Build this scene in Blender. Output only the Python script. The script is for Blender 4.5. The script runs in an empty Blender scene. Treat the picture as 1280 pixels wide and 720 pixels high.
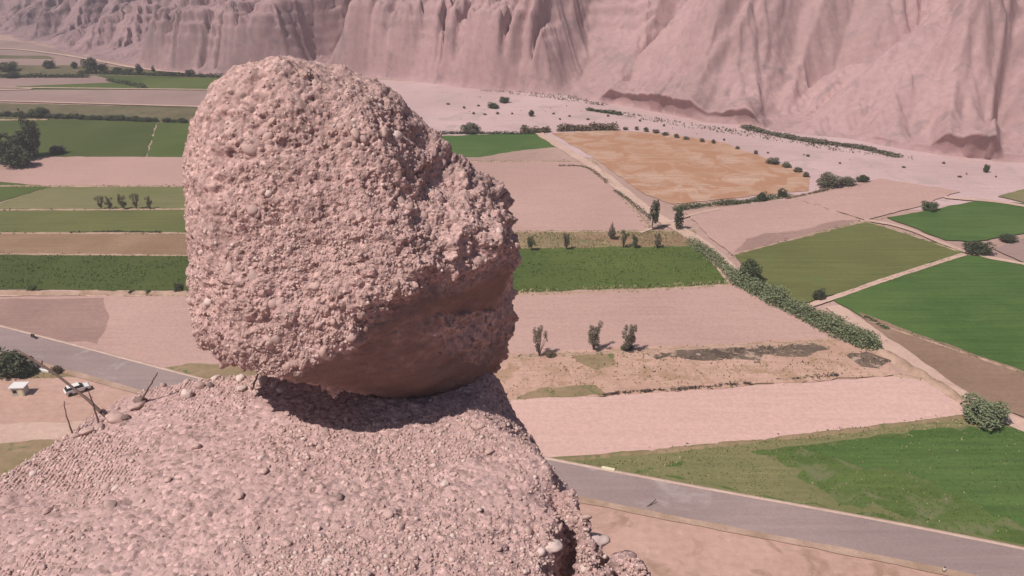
import bpy, math, random
import numpy as np
from mathutils import Vector, Matrix
from mathutils.geometry import tessellate_polygon

# ------------------------------------------------------------ camera, light, exposure
sc = bpy.context.scene
COL = sc.collection
CAM_Z = 80.0
PITCH = math.radians(24.7)
FPX = 1000.0                      # focal length in photo pixels (1280 wide)
cam_d = bpy.data.cameras.new('camera'); cam = bpy.data.objects.new('camera', cam_d); COL.objects.link(cam)
cam_d.sensor_width = 36.0; cam_d.lens = 36.0 * FPX / 1280.0
cam_d.clip_start = 0.1; cam_d.clip_end = 8000
cam.location = (0, 0, CAM_Z); cam.rotation_euler = (math.pi/2 - PITCH, 0, 0)
sc.camera = cam

SUN = Vector((-0.45, -0.30, 0.84)).normalized()
SUN_EL = math.asin(SUN.z); SUN_AZ = math.atan2(SUN.x, SUN.y)
w = bpy.data.worlds.new('World'); sc.world = w; w.use_nodes = True
nt = w.node_tree; nt.nodes.clear()
wo = nt.nodes.new('ShaderNodeOutputWorld'); bg = nt.nodes.new('ShaderNodeBackground'); sk = nt.nodes.new('ShaderNodeTexSky')
sk.sky_type = 'NISHITA'; sk.sun_disc = False; sk.sun_elevation = SUN_EL; sk.sun_rotation = SUN_AZ
sk.dust_density = 2.0; sk.altitude = 500
bg.inputs[1].default_value = 0.062
nt.links.new(sk.outputs[0], bg.inputs[0]); nt.links.new(bg.outputs[0], wo.inputs[0])
sl = bpy.data.lights.new('sun', 'SUN'); sl.energy = 4.5; sl.angle = math.radians(0.5); sl.color = (1.0, 0.92, 0.84)
so = bpy.data.objects.new('sun', sl); COL.objects.link(so); so.location = (0, 0, 200)
so.rotation_euler = (-SUN).to_track_quat('-Z', 'Y').to_euler()
sc.view_settings.view_transform = 'Standard'; sc.view_settings.look = 'None'
sc.view_settings.exposure = 0.0; sc.view_settings.gamma = 1.0
sc.render.engine = 'CYCLES'

# ------------------------------------------------------------ pixel -> world
CP, SP = math.cos(PITCH), math.sin(PITCH)
def ray(px, py):
    u = (px - 640) / FPX; v = (360 - py) / FPX
    return Vector((u, CP + v * SP, -SP + v * CP))
def G(px, py, z=0.0):
    r = ray(px, py); t = (z - CAM_Z) / r.z
    return Vector((r.x * t, r.y * t, z))
def P(px, py, y):
    r = ray(px, py); t = y / r.y
    return Vector((r.x * t, y, CAM_Z + r.z * t))
def proj(x, y, z):
    zz = z - CAM_Z
    dep = y * CP - zz * SP
    up = y * SP + zz * CP
    return 640 + FPX * x / dep, 360 - FPX * up / dep
def mpp(px, py):                  # metres per photo pixel at a ground point
    g = G(px, py); return (g.y * CP + CAM_Z * SP) / FPX

# ------------------------------------------------------------ numpy noise
def _h(ix, iy, iz, s=0):
    n = (ix.astype(np.int64) * 374761393 + iy.astype(np.int64) * 668265263 + iz.astype(np.int64) * 2147483647 + s * 974634777) & 0xffffffff
    n = ((n ^ (n >> 13)) * 1274126177) & 0xffffffff
    n = (n ^ (n >> 16)) * 2246822519 & 0xffffffff
    return ((n ^ (n >> 15)) & 0xffffff) / float(0xffffff)
def vnoise(p, s=0):
    i = np.floor(p).astype(np.int64); f = p - i; f = f * f * (3 - 2 * f)
    x, y, z = i[:, 0], i[:, 1], i[:, 2]; r = 0
    for dx in (0, 1):
        wx = f[:, 0] if dx else 1 - f[:, 0]
        for dy in (0, 1):
            wy = f[:, 1] if dy else 1 - f[:, 1]
            for dz in (0, 1):
                wz = f[:, 2] if dz else 1 - f[:, 2]
                r = r + wx * wy * wz * _h(x + dx, y + dy, z + dz, s)
    return r * 2 - 1
def fbm(p, o=4, s=0, g=0.5):
    a = 1.0; r = 0; t = 0; q = np.array(p, float)
    for k in range(o):
        r = r + a * vnoise(q, s + k * 17); t += a; a *= g; q = q * 2.03 + 7.7
    return r / t
def worley(p, s=0):
    """distance to nearest jittered cell point and that cell's random value"""
    i = np.floor(p - 0.5).astype(np.int64)
    best = np.full(len(p), 9.0); rid = np.zeros(len(p)); sec = np.full(len(p), 9.0)
    for dx in (0, 1):
        for dy in (0, 1):
            for dz in (0, 1):
                cx, cy, cz = i[:, 0] + dx, i[:, 1] + dy, i[:, 2] + dz
                qx = cx + 0.2 + 0.6 * _h(cx, cy, cz, s); qy = cy + 0.2 + 0.6 * _h(cx, cy, cz, s + 1); qz = cz + 0.2 + 0.6 * _h(cx, cy, cz, s + 2)
                d = np.sqrt((p[:, 0] - qx) ** 2 + (p[:, 1] - qy) ** 2 + (p[:, 2] - qz) ** 2)
                m = d < best
                sec = np.where(m, best, np.minimum(sec, d)); rid = np.where(m, _h(cx, cy, cz, s + 3), rid); best = np.where(m, d, best)
    return best, rid, sec
def sstep(a, b, x):
    t = np.clip((x - a) / (b - a), 0, 1); return t * t * (3 - 2 * t)

# ------------------------------------------------------------ object helpers
def mesh_np(name, V, F, mat=None, smooth=False):
    """V (n,3), F (m,3|4) arrays"""
    V = np.asarray(V, np.float32); F = np.asarray(F, np.int32)
    me = bpy.data.meshes.new(name); k = F.shape[1]
    me.vertices.add(len(V)); me.vertices.foreach_set('co', V.ravel())
    me.loops.add(F.size); me.loops.foreach_set('vertex_index', F.ravel())
    me.polygons.add(len(F)); me.polygons.foreach_set('loop_start', np.arange(0, F.size, k, dtype=np.int32))
    me.polygons.foreach_set('loop_total', np.full(len(F), k, np.int32))
    if smooth: me.polygons.foreach_set('use_smooth', np.ones(len(F), bool))
    me.update(calc_edges=True)
    if mat: me.materials.append(mat)
    return me
def link(name, me, parent=None, loc=None):
    o = bpy.data.objects.new(name, me); COL.objects.link(o)
    if parent: o.parent = parent
    if loc is not None: o.location = loc
    return o
def tag(o, label=None, cat=None, group=None, kind=None):
    if label: o['label'] = label
    if cat: o['category'] = cat
    if group: o['group'] = group
    if kind: o['kind'] = kind
    return o
def grid_faces(nu, nv, wrap_u=False):
    a = np.arange(nu - (0 if wrap_u else 1)); b = np.arange(nv - 1)
    A, B = np.meshgrid(a, b, indexing='ij'); A2 = (A + 1) % nu
    return np.stack([A * nv + B, A2 * nv + B, A2 * nv + B + 1, A * nv + B + 1], -1).reshape(-1, 4)

class MB:
    def __init__(s): s.v = []; s.f = []
    def add(s, V, F):
        n = len(s.v); s.v += [tuple(v) for v in V]; s.f += [tuple(i + n for i in f) for f in F]
    def box(s, c, d, rot=None, taper=1.0, bev=0.0):
        x, y, z = d[0] / 2, d[1] / 2, d[2] / 2
        V = [Vector((sx * x * (taper if sz > 0 else 1), sy * y * (taper if sz > 0 else 1), sz * z)) for sz in (-1, 1) for sy in (-1, 1) for sx in (-1, 1)]
        if rot: V = [rot @ v for v in V]
        V = [v + Vector(c) for v in V]
        s.add(V, [(0, 2, 3, 1), (4, 5, 7, 6), (0, 1, 5, 4), (2, 6, 7, 3), (0, 4, 6, 2), (1, 3, 7, 5)])
    def tube(s, pts, rads, n=8, wob=0.0):
        pts = [Vector(p) for p in pts]; rings = []
        for i, p in enumerate(pts):
            t = (pts[min(i + 1, len(pts) - 1)] - pts[max(i - 1, 0)]).normalized()
            a = t.cross(Vector((0, 0, 1)) if abs(t.z) < 0.9 else Vector((1, 0, 0))).normalized(); b = t.cross(a)
            rings.append([p + (a * math.cos(k * 2 * math.pi / n) + b * math.sin(k * 2 * math.pi / n)) * rads[i] * (1 + random.uniform(-wob, wob)) for k in range(n)])
        V = [v for r in rings for v in r]; F = []
        for i in range(len(rings) - 1):
            for k in range(n):
                F.append((i * n + k, i * n + (k + 1) % n, (i + 1) * n + (k + 1) % n, (i + 1) * n + k))
        F.append(tuple(range(n))[::-1]); F.append(tuple((len(rings) - 1) * n + k for k in range(n)))
        s.add(V, F)
    def prism(s, poly, y0, y1, inset=0.0):
        """poly in (x,z), extruded along y"""
        n = len(poly); cx = sum(p[0] for p in poly) / n
        V = [(x, y0, z) for x, z in poly] + [(x, y1, z) for x, z in poly]
        s.add(V, [tuple(range(n)), tuple(range(2 * n - 1, n - 1, -1))] + [(i, i + n, (i + 1) % n + n, (i + 1) % n) for i in range(n)])
    def build(s, name, mat, parent=None, loc=None, smooth=False):
        me = bpy.data.meshes.new(name); me.from_pydata(s.v, [], s.f)
        if smooth: me.polygons.foreach_set('use_smooth', [True] * len(me.polygons))
        me.materials.append(mat); me.update(); return link(name, me, parent, loc)

# ------------------------------------------------------------ materials
def new_mat(name, rough=0.95):
    m = bpy.data.materials.new(name); m.use_nodes = True
    b = m.node_tree.nodes['Principled BSDF']; b.inputs['Roughness'].default_value = rough
    b.inputs['Specular IOR Level'].default_value = 0.2
    return m, m.node_tree, b
def N(nt, t, **kw):
    n = nt.nodes.new(t)
    for k, v in kw.items(): setattr(n, k, v)
    return n
def mapping(nt, rot=0.0, scale=(1, 1, 1)):
    g = N(nt, 'ShaderNodeNewGeometry'); mp = N(nt, 'ShaderNodeMapping')
    nt.links.new(g.outputs['Position'], mp.inputs['Vector'])
    mp.inputs['Rotation'].default_value = (0, 0, rot); mp.inputs['Scale'].default_value = scale
    return mp.outputs[0]
def noise(nt, vec, scale, detail=5, rough=0.6, dist=0.0):
    n = N(nt, 'ShaderNodeTexNoise'); n.inputs['Scale'].default_value = scale; n.inputs['Detail'].default_value = detail
    n.inputs['Roughness'].default_value = rough; n.inputs['Distortion'].default_value = dist
    nt.links.new(vec, n.inputs['Vector']); return n.outputs['Fac']
def ramp(nt, fac, stops):
    r = N(nt, 'ShaderNodeValToRGB'); e = r.color_ramp.elements
    e[0].position, e[1].position = stops[0][0], stops[-1][0]
    e[0].color = (*stops[0][1], 1); e[1].color = (*stops[-1][1], 1)
    for p, c in stops[1:-1]:
        x = e.new(p); x.color = (*c, 1)
    nt.links.new(fac, r.inputs[0]); return r.outputs[0]
def mixc(nt, fac, a, b, mode='MIX'):
    m = N(nt, 'ShaderNodeMix', data_type='RGBA', blend_type=mode)
    if isinstance(fac, float): m.inputs[0].default_value = fac
    else: nt.links.new(fac, m.inputs[0])
    for i, c in ((6, a), (7, b)):
        if isinstance(c, tuple): m.inputs[i].default_value = (*c, 1)
        else: nt.links.new(c, m.inputs[i])
    return m.outputs[2]
def bump(nt, b, h, strength, dist):
    n = N(nt, 'ShaderNodeBump'); n.inputs['Strength'].default_value = strength; n.inputs['Distance'].default_value = dist
    nt.links.new(h, n.inputs['Height']); nt.links.new(n.outputs[0], b.inputs['Normal'])
def grey(v): return (v, v, v)
def sc3(c, k): return tuple(x * k for x in c)

def warm(c):
    return (c[0] * 0.97, c[1] * 0.885, c[2] * 0.85)
def rosy(c, k=1.0):
    return (c[0] * 0.98 * k, c[1] * 0.905 * k, c[2] * 0.895 * k)
def soil_mat(name, c1, c2, big=0.03, streak_rot=0.0, streak=0.0, patch=None, patch_amt=0.45, fine=1.0, bumpd=0.12):
    m, nt, b = new_mat(name); v = mapping(nt); c1, c2 = warm(c1), warm(c2)
    base = ramp(nt, noise(nt, v, big, 5, 0.55, 0.4), [(0.32, c1), (0.68, c2)])
    f = ramp(nt, noise(nt, v, fine, 4, 0.7), [(0.25, grey(0.84)), (0.75, grey(1.12))])
    c = mixc(nt, 1.0, base, f, 'MULTIPLY')
    if streak > 0:
        vs = mapping(nt, streak_rot, (0.05, 1.1, 1.0))
        s = ramp(nt, noise(nt, vs, 1.0, 3, 0.6), [(0.3, grey(1 - streak)), (0.7, grey(1 + streak * 0.6))])
        c = mixc(nt, 1.0, c, s, 'MULTIPLY')
    if patch:
        pm = ramp(nt, noise(nt, v, big * 2.7 + 0.02, 6, 0.62, 0.8), [(1 - patch_amt - 0.04, grey(0)), (1 - patch_amt + 0.06, grey(1))])
        c = mixc(nt, pm, c, patch)
    nt.links.new(c, b.inputs['Base Color'])
    bump(nt, b, noise(nt, v, 1.3, 8, 0.7), 0.6, bumpd)
    return m

def rock_mat(name, c1, c2, c3, shade_red=None, scale=1.0, bd=0.02, dirn=None):
    """conglomerate: sandy matrix with paler and greyer clasts"""
    m, nt, b = new_mat(name, 0.92)
    tc = N(nt, 'ShaderNodeTexCoord'); v = tc.outputs['Object']
    c1, c2, c3 = rosy(c1), rosy(c2), rosy(c3)
    base = ramp(nt, noise(nt, v, 0.9 * scale, 6, 0.6, 0.3), [(0.3, c1), (0.7, c2)])
    vo = N(nt, 'ShaderNodeTexVoronoi'); vo.inputs['Scale'].default_value = 17 * scale; vo.inputs['Randomness'].default_value = 1
    nt.links.new(v, vo.inputs['Vector'])
    sep = N(nt, 'ShaderNodeSeparateColor'); nt.links.new(vo.outputs['Color'], sep.inputs[0])
    tint = ramp(nt, sep.outputs[0], [(0.0, grey(0.58)), (0.3, grey(0.93)), (0.8, grey(1.10)), (1.0, grey(1.42))])
    c = mixc(nt, 1.0, base, tint, 'MULTIPLY')
    c = mixc(nt, ramp(nt, noise(nt, v, 9 * scale, 3, 0.6), [(0.52, grey(0)), (0.7, grey(0.55))]), c, c3)
    if shade_red:
        # smooth reddish underside, colour darkened to deepen its shade: mask baked per vertex in the attribute "bed"
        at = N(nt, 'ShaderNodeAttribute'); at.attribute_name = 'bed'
        rb = ramp(nt, noise(nt, mapping(nt, 0, (1, 1, 4)), 1.2, 5, 0.6, 0.3), [(0.3, sc3(shade_red, 0.85)), (0.7, sc3(shade_red, 1.15))])
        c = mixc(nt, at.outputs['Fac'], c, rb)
    nt.links.new(c, b.inputs['Base Color'])
    mx = N(nt, 'ShaderNodeMath', operation='MULTIPLY_ADD'); nt.links.new(vo.outputs['Distance'], mx.inputs[0]); mx.inputs[1].default_value = -0.8
    nt.links.new(noise(nt, v, 45 * scale, 5, 0.7), mx.inputs[2])
    bump(nt, b, mx.outputs[0], 0.9, bd)
    return m
def plain_mat(name, c, rough=0.7, var=0.15, scale=3.0, metallic=0.0):
    m, nt, b = new_mat(name, rough); tc = N(nt, 'ShaderNodeTexCoord')
    r = ramp(nt, noise(nt, tc.outputs['Object'], scale, 5, 0.65), [(0.3, sc3(c, 1 - var)), (0.7, sc3(c, 1 + var))])
    nt.links.new(r, b.inputs['Base Color']); b.inputs['Metallic'].default_value = metallic
    return m
def leaf_mat(name, c1, c2):
    m, nt, b = new_mat(name, 0.75); v = mapping(nt)
    r = ramp(nt, noise(nt, v, 1.1, 5, 0.75), [(0.3, c1), (0.7, c2)])
    nt.links.new(r, b.inputs['Base Color'])
    return m

TAN = (0.44, 0.295, 0.265); TAN2 = (0.52, 0.36, 0.325)
M = {}
M['ground'] = soil_mat('dry_ground', (0.40, 0.285, 0.25), (0.52, 0.375, 0.335), 0.02, fine=0.6, patch=(0.27, 0.22, 0.15), patch_amt=0.33)
M['roadside'] = soil_mat('roadside_dirt', (0.48, 0.325, 0.27), (0.57, 0.40, 0.345), 0.05, 0.2, 0.06, patch=(0.36, 0.22, 0.165), patch_amt=0.40, fine=0.8)
M['wash'] = soil_mat('river_wash', (0.53, 0.40, 0.41), (0.64, 0.495, 0.51), 0.02, 0.4, 0.10, patch=(0.47, 0.34, 0.32), patch_amt=0.42)
M['fallow'] = soil_mat('fallow_soil', (0.47, 0.325, 0.295), (0.55, 0.385, 0.35), 0.02, 0.0, 0.06, fine=1.5)
M['fallow_pale'] = soil_mat('fallow_soil_pale', (0.62, 0.435, 0.395), (0.68, 0.485, 0.445), 0.02, 0.1, 0.05, fine=1.5)
M['fallow_dim'] = soil_mat('fallow_soil_dim', (0.32, 0.235, 0.22), (0.39, 0.29, 0.275), 0.03, 0.0, 0.06, fine=1.5)
M['fallow_wet'] = soil_mat('fallow_soil_damp', (0.33, 0.225, 0.205), (0.40, 0.275, 0.25), 0.05, 0.0, 0.06)
M['brown'] = soil_mat('brown_soil', (0.25, 0.17, 0.125), (0.33, 0.235, 0.175), 0.04, -0.6, 0.10)
M['brown_strip'] = soil_mat('brown_stubble', (0.27, 0.185, 0.12), (0.36, 0.25, 0.17), 0.05, 0.0, 0.12, patch=(0.20, 0.19, 0.09), patch_amt=0.3)
M['straw'] = soil_mat('dry_straw', (0.48, 0.29, 0.185), (0.58, 0.43, 0.35), 0.035, 0.5, 0.22, patch=(0.42, 0.22, 0.135), patch_amt=0.50)
M['track'] = soil_mat('track_dirt', (0.54, 0.40, 0.34), (0.64, 0.49, 0.42), 0.1)
M['mottled'] = soil_mat('mottled_dirt', (0.50, 0.335, 0.265), (0.60, 0.42, 0.35), 0.08, 0.1, 0.10, patch=(0.40, 0.25, 0.17), patch_amt=0.45)
M['ash'] = soil_mat('burnt_soil', (0.085, 0.065, 0.055), (0.22, 0.17, 0.13), 0.18, 0.1, 0.2, patch=(0.44, 0.31, 0.25), patch_amt=0.43)
M['olive'] = soil_mat('weedy_scrub', (0.13, 0.12, 0.065), (0.20, 0.175, 0.105), 0.08, patch=(0.10, 0.10, 0.05), patch_amt=0.42)
M['verge'] = soil_mat('weedy_verge', (0.24, 0.20, 0.11), (0.36, 0.27, 0.18), 0.12, patch=(0.14, 0.16, 0.06), patch_amt=0.42)
M['bank'] = soil_mat('earth_bank', (0.36, 0.26, 0.19), (0.52, 0.39, 0.32), 0.3, fine=2.0)
M['green'] = soil_mat('green_crop', (0.080, 0.125, 0.030), (0.12, 0.16, 0.045), 0.03, 0.15, 0.12, fine=1.4)
M['green_vivid'] = soil_mat('green_crop_vivid', (0.060, 0.135, 0.030), (0.098, 0.172, 0.048), 0.045, 0.3, 0.20, fine=1.4, patch=(0.115, 0.16, 0.055), patch_amt=0.33)
M['green_mid'] = soil_mat('green_crop_mid', (0.135, 0.155, 0.055), (0.165, 0.185, 0.065), 0.05, -0.5, 0.18, fine=1.4, patch=(0.12, 0.16, 0.06), patch_amt=0.35)
M['green_pale'] = soil_mat('green_crop_pale', (0.165, 0.185, 0.075), (0.24, 0.23, 0.12), 0.04, 0.0, 0.12, fine=1.4, patch=(0.33, 0.27, 0.19), patch_amt=0.28)
M['green_dark'] = soil_mat('green_crop_dark', (0.065, 0.10, 0.025), (0.095, 0.125, 0.035), 0.03, 0.0, 0.10, fine=1.4)
M['green_edge'] = soil_mat('green_crop_ragged', (0.075, 0.13, 0.030), (0.12, 0.18, 0.05), 0.06, 0.3, 0.15, fine=1.4, patch=(0.155, 0.165, 0.075), patch_amt=0.46)
_a, _b = G(900, 618), G(1280, 690); ROT_ROAD = -math.atan2(_b.y - _a.y, _b.x - _a.x)
M['asphalt'] = soil_mat('asphalt', (0.31, 0.25, 0.25), (0.38, 0.31, 0.31), 0.04, ROT_ROAD, 0.10, fine=3.0, bumpd=0.02, patch=(0.40, 0.32, 0.31), patch_amt=0.38)
M['kerb'] = soil_mat('gravel_edge', (0.52, 0.40, 0.34), (0.62, 0.49, 0.42), 0.3)
M['mountain'] = soil_mat('mountain_rock', rosy((0.44, 0.335, 0.345), 0.95), rosy((0.54, 0.41, 0.425), 0.97), 0.022, 0.0, 0.0, fine=0.35, patch=rosy((0.37, 0.275, 0.275), 0.92), patch_amt=0.40, bumpd=0.35)
def grey_west(m):
    nt = m.node_tree; b = nt.nodes['Principled BSDF']; src = b.inputs['Base Color'].links[0].from_socket
    g_ = N(nt, 'ShaderNodeNewGeometry'); sp = N(nt, 'ShaderNodeSeparateXYZ'); nt.links.new(g_.outputs['Position'], sp.inputs[0])
    mr = N(nt, 'ShaderNodeMapRange'); nt.links.new(sp.outputs[0], mr.inputs[0]); mr.inputs[1].default_value = -330; mr.inputs[2].default_value = 60; mr.inputs[3].default_value = 1; mr.inputs[4].default_value = 0
    big = ramp(nt, noise(nt, mapping(nt), 0.03, 5, 0.65, 0.5), [(0.35, (0.60, 0.60, 0.66)), (0.65, (0.84, 0.83, 0.86))])
    nt.links.new(mixc(nt, mr.outputs[0], src, mixc(nt, 1.0, src, big, 'MULTIPLY')), b.inputs['Base Color'])
grey_west(M['mountain'])
M['far'] = soil_mat('far_hill', (0.30, 0.215, 0.195), (0.38, 0.275, 0.25), 0.006, fine=0.05)
CA, CB, CC = (0.46, 0.325, 0.30), (0.60, 0.43, 0.40), (0.68, 0.52, 0.48)
M['boulder'] = rock_mat('conglomerate', CA, CB, CC, shade_red=(0.26, 0.17, 0.15), bd=0.025)
M['hill'] = rock_mat('conglomerate_hill', (0.47, 0.335, 0.32), (0.56, 0.41, 0.39), (0.62, 0.47, 0.45), bd=0.02)
M['stone'] = plain_mat('stone', (0.50, 0.345, 0.31), 0.85, 0.2, 9)
M['stone_grey'] = plain_mat('stone_grey', (0.42, 0.295, 0.27), 0.85, 0.2, 9)
M['stone_pale'] = plain_mat('stone_pale', (0.62, 0.48, 0.44), 0.8, 0.12, 9)
M['stone_dark'] = plain_mat('stone_dark', (0.22, 0.155, 0.145), 0.85, 0.2, 9)
M['wood'] = plain_mat('weathered_stick', (0.17, 0.115, 0.10), 0.85, 0.3, 20)
M['bark'] = plain_mat('bark', (0.13, 0.10, 0.08), 0.9, 0.25, 5)
M['leaf'] = leaf_mat('leaves_green', (0.080, 0.098, 0.045), (0.15, 0.17, 0.085))
M['leaf_dark'] = leaf_mat('leaves_dark', (0.060, 0.068, 0.038), (0.12, 0.125, 0.075))
M['leaf_grey'] = leaf_mat('leaves_grey', (0.13, 0.115, 0.08), (0.22, 0.19, 0.14))
M['leaf_bright'] = leaf_mat('leaves_bright', (0.14, 0.165, 0.085), (0.25, 0.28, 0.16))
M['leaf_brown'] = leaf_mat('leaves_brown', (0.16, 0.115, 0.075), (0.27, 0.20, 0.135))
M['burnt'] = leaf_mat('charred_scrub', (0.05, 0.04, 0.035), (0.13, 0.10, 0.08))
M['crop'] = leaf_mat('crop_leaves', (0.070, 0.135, 0.030), (0.15, 0.22, 0.065))
M['dry_grass'] = leaf_mat('dry_grass', (0.24, 0.21, 0.10), (0.42, 0.36, 0.20))
M['white_paint'] = plain_mat('white_paint', (0.78, 0.76, 0.74), 0.35, 0.04)
M['glass'] = plain_mat('dark_glass', (0.03, 0.03, 0.035), 0.1, 0.1)
M['rubber'] = plain_mat('rubber', (0.03, 0.028, 0.028), 0.8, 0.1)
M['dark_metal'] = plain_mat('dark_metal', (0.07, 0.055, 0.055), 0.5, 0.2)
M['pale_green'] = plain_mat('pale_green_wall', (0.52, 0.50, 0.41), 0.8, 0.06)
M['cream'] = plain_mat('cream_concrete', (0.74, 0.66, 0.47), 0.8, 0.08)
M['black_paint'] = plain_mat('black_paint', (0.04, 0.03, 0.03), 0.6, 0.1)

# ------------------------------------------------------------ the setting: ground, hills
def sheet(name, poly, mat, z, step=2.0, jit=0.35, seed=0, kind='structure', px=True):
    pts = [G(a, b, 0) for a, b in poly] if px else [Vector((a, b, 0)) for a, b in poly]
    out = []
    for i in range(len(pts)):
        a, b = pts[i], pts[(i + 1) % len(pts)]; n = max(1, min(200, int((b - a).length / step)))
        for k in range(n):
            p = a.lerp(b, k / n); out.append(p)
    A = np.array([(p.x, p.y, 0) for p in out])
    j = np.stack([fbm(A * 0.35 + seed * 3.1, 3, seed), fbm(A * 0.35 + 51 + seed, 3, seed + 5)], 1) * jit * 1.6
    A[:, :2] += j
    L = [Vector((a[0], a[1], 0)) for a in A]
    tris = tessellate_polygon([L])
    V = [(a[0], a[1], z) for a in A]
    me = bpy.data.meshes.new(name); me.from_pydata(V, [], [tuple(t) for t in tris]); me.materials.append(mat); me.update()
    for p in me.polygons:
        if p.normal.z < 0: p.flip()
    o = link(name, me); o['kind'] = kind; return o

def ribbon_pts(pts, step):
    out = []
    for i in range(len(pts) - 1):
        a, b = pts[i], pts[i + 1]; n = max(1, int((b - a).length / step))
        out += [a.lerp(b, k / n) for k in range(n)]
    return out + [pts[-1]]
def smooth_line(pts, it=2):
    for _ in range(it):
        q = [pts[0]]
        for a, b in zip(pts, pts[1:]): q += [a.lerp(b, .25), a.lerp(b, .75)]
        pts = q + [pts[-1]]
    return pts
def ribbon(name, pts, width, z, mat, prof=None, step=1.0, nz=0.0, seed=1):
    """prof: list of (offset -1..1, height)"""
    prof = prof or [(-1, 0), (1, 0)]
    L = ribbon_pts(smooth_line(pts), step); V = []
    T = []
    for i in range(len(L)):
        t = (L[min(i + 1, len(L) - 1)] - L[max(i - 1, 0)]); t.z = 0; t.normalize(); T.append(Vector((-t.y, t.x, 0)))
    A = np.array([[l.x, l.y, 0] for l in L])
    wn = fbm(A * 0.4, 3, seed); hn = fbm(A * 0.9, 3, seed + 9); sn = fbm(A * 0.25, 3, seed + 4)
    for i, l in enumerate(L):
        for o, h in prof:
            p = l + T[i] * ((o + sn[i] * nz * 0.6) * width / 2 * (1 + nz * wn[i]))
            V.append((p.x, p.y, z + h * (1 + nz * 1.5 * hn[i])))
    F = grid_faces(len(L), len(prof))
    me = mesh_np(name, V, F[:, ::-1], mat)
    return link(name, me)

# ground: one sheet far beyond the horizon
g = MB(); g.add([(-6000, -3000, 0), (6000, -3000, 0), (6000, 7000, 0), (-6000, 7000, 0)], [(0, 1, 2, 3)])
tag(g.build('ground', M['ground']), kind='structure')

Z = [0.03]
def nz_():
    Z[0] += 0.006; return Z[0]
def field(poly, m, name='field', jit=0.55, step=2.0):
    return sheet(name, poly, M[m], nz_(), step=step, jit=jit, seed=int(Z[0] * 1000))

field([(440, 98), (560, 104), (640, 110), (760, 126), (870, 148), (960, 160), (1050, 172), (1130, 186), (1210, 197), (1330, 210), (1400, 300), (1280, 262), (1090, 262), (960, 262), (780, 200), (640, 190), (500, 180)], 'wash', 'river_bed', 1.5, 4)
# far left valley floor
field([(0, 50), (40, 54), (120, 74), (160, 90), (140, 104), (-120, 104), (-120, 40)], 'fallow_dim', 'field', 1.0, 5)
field([(-200, 66), (60, 70), (70, 74), (-200, 72)], 'olive', 'field', 1, 5)
field([(-200, 80), (110, 82), (300, 90), (300, 96), (-200, 96)], 'olive', 'field', 1, 5)
field([(25, 95), (120, 95), (145, 104), (30, 110), (-100, 112), (-60, 98)], 'fallow_dim')
field([(20, 108), (145, 103), (180, 112), (20, 113)], 'green')
field([(120, 94), (300, 98), (310, 112), (175, 112), (150, 103)], 'green_dark')
field([(180, 98), (310, 98), (300, 111), (175, 111)], 'green')
field([(-200, 113), (280, 112), (280, 134), (-200, 124)], 'fallow_dim')
field([(-200, 125), (280, 135), (280, 155), (-200, 146)], 'olive')
field([(-200, 143), (196, 152), (181, 198), (60, 196), (-200, 215)], 'green_dark')
field([(197, 153), (300, 154), (300, 197), (183, 197)], 'green')
field([(-200, 210), (0, 214), (48, 196), (300, 197), (300, 234), (62, 233), (0, 228), (-200, 222)], 'fallow')
field([(-200, 224), (0, 228), (64, 233), (22, 246), (0, 253), (-200, 262)], 'green')
field([(64, 234), (300, 234), (300, 262), (-200, 268), (0, 254), (24, 246)], 'green_pale')
field([(-200, 264), (300, 260), (300, 293), (-200, 291)], 'green_mid')
field([(-200, 292), (300, 293), (300, 320), (-200, 317)], 'brown_strip')
field([(-200, 318), (300, 320), (300, 364), (-200, 361)], 'green_dark')
field([(-200, 363), (300, 365), (300, 371), (-200, 370)], 'track', 'path')
field([(-200, 371), (330, 371), (330, 482), (200, 463), (0, 410), (-200, 358)], 'fallow')
field([(-200, 373), (128, 374), (138, 400), (122, 430), (60, 424), (0, 409), (-200, 360)], 'fallow_wet', 'field', 0.8)
field([(205, 461), (225, 456), (330, 458), (340, 484), (240, 474)], 'verge', 'field', 0.6)
# right block
field([(500, 172), (680, 166), (697, 184), (600, 199), (500, 201)], 'green_vivid')
field([(500, 199), (600, 197), (640, 190), (697, 184), (742, 202), (500, 202)], 'ground')
field([(690, 167), (760, 163), (840, 168), (905, 179), (1012, 219), (1012, 238), (842, 256), (806, 244), (740, 196)], 'straw')
field([(500, 203), (735, 203), (812, 284), (809, 290), (500, 293)], 'fallow')
field([(500, 291), (866, 288), (880, 309), (500, 316)], 'verge')
field([(700, 296), (860, 292), (868, 306), (800, 308)], 'brown_strip')
field([(500, 314), (876, 308), (916, 356), (640, 370), (500, 372)], 'green')
field([(500, 371), (912, 358), (1037, 405), (1034, 430), (900, 436), (640, 450), (500, 455)], 'fallow')
field([(560, 446), (1036, 424), (1104, 440), (1125, 470), (630, 504), (560, 510)], 'mottled', 'ground_patch', 0.7)
field([(805, 442), (870, 437), (940, 434), (1010, 427), (1036, 436), (1000, 447), (940, 448), (890, 452), (820, 450)], 'ash', 'burnt_ground', 1.2, 1)
field([(1058, 444), (1085, 439), (1112, 452), (1100, 462), (1075, 460)], 'ash', 'burnt_ground', 0.8, 1)
field([(716, 446), (770, 440), (770, 458), (745, 466)], 'verge', 'ground_patch', 1.0, 1)
field([(640, 500), (690, 484), (745, 482), (760, 494), (700, 502)], 'verge', 'ground_patch', 1.0, 1)
field([(560, 506), (756, 496), (1116, 472), (1182, 478), (1207, 522), (1000, 547), (700, 576), (560, 588)], 'fallow_pale')
field([(560, 588), (700, 574), (1000, 546), (1207, 520), (1290, 532), (1400, 545), (1400, 712), (1280, 690), (900, 618), (720, 583)], 'green_pale', 'ground_patch')
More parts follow.
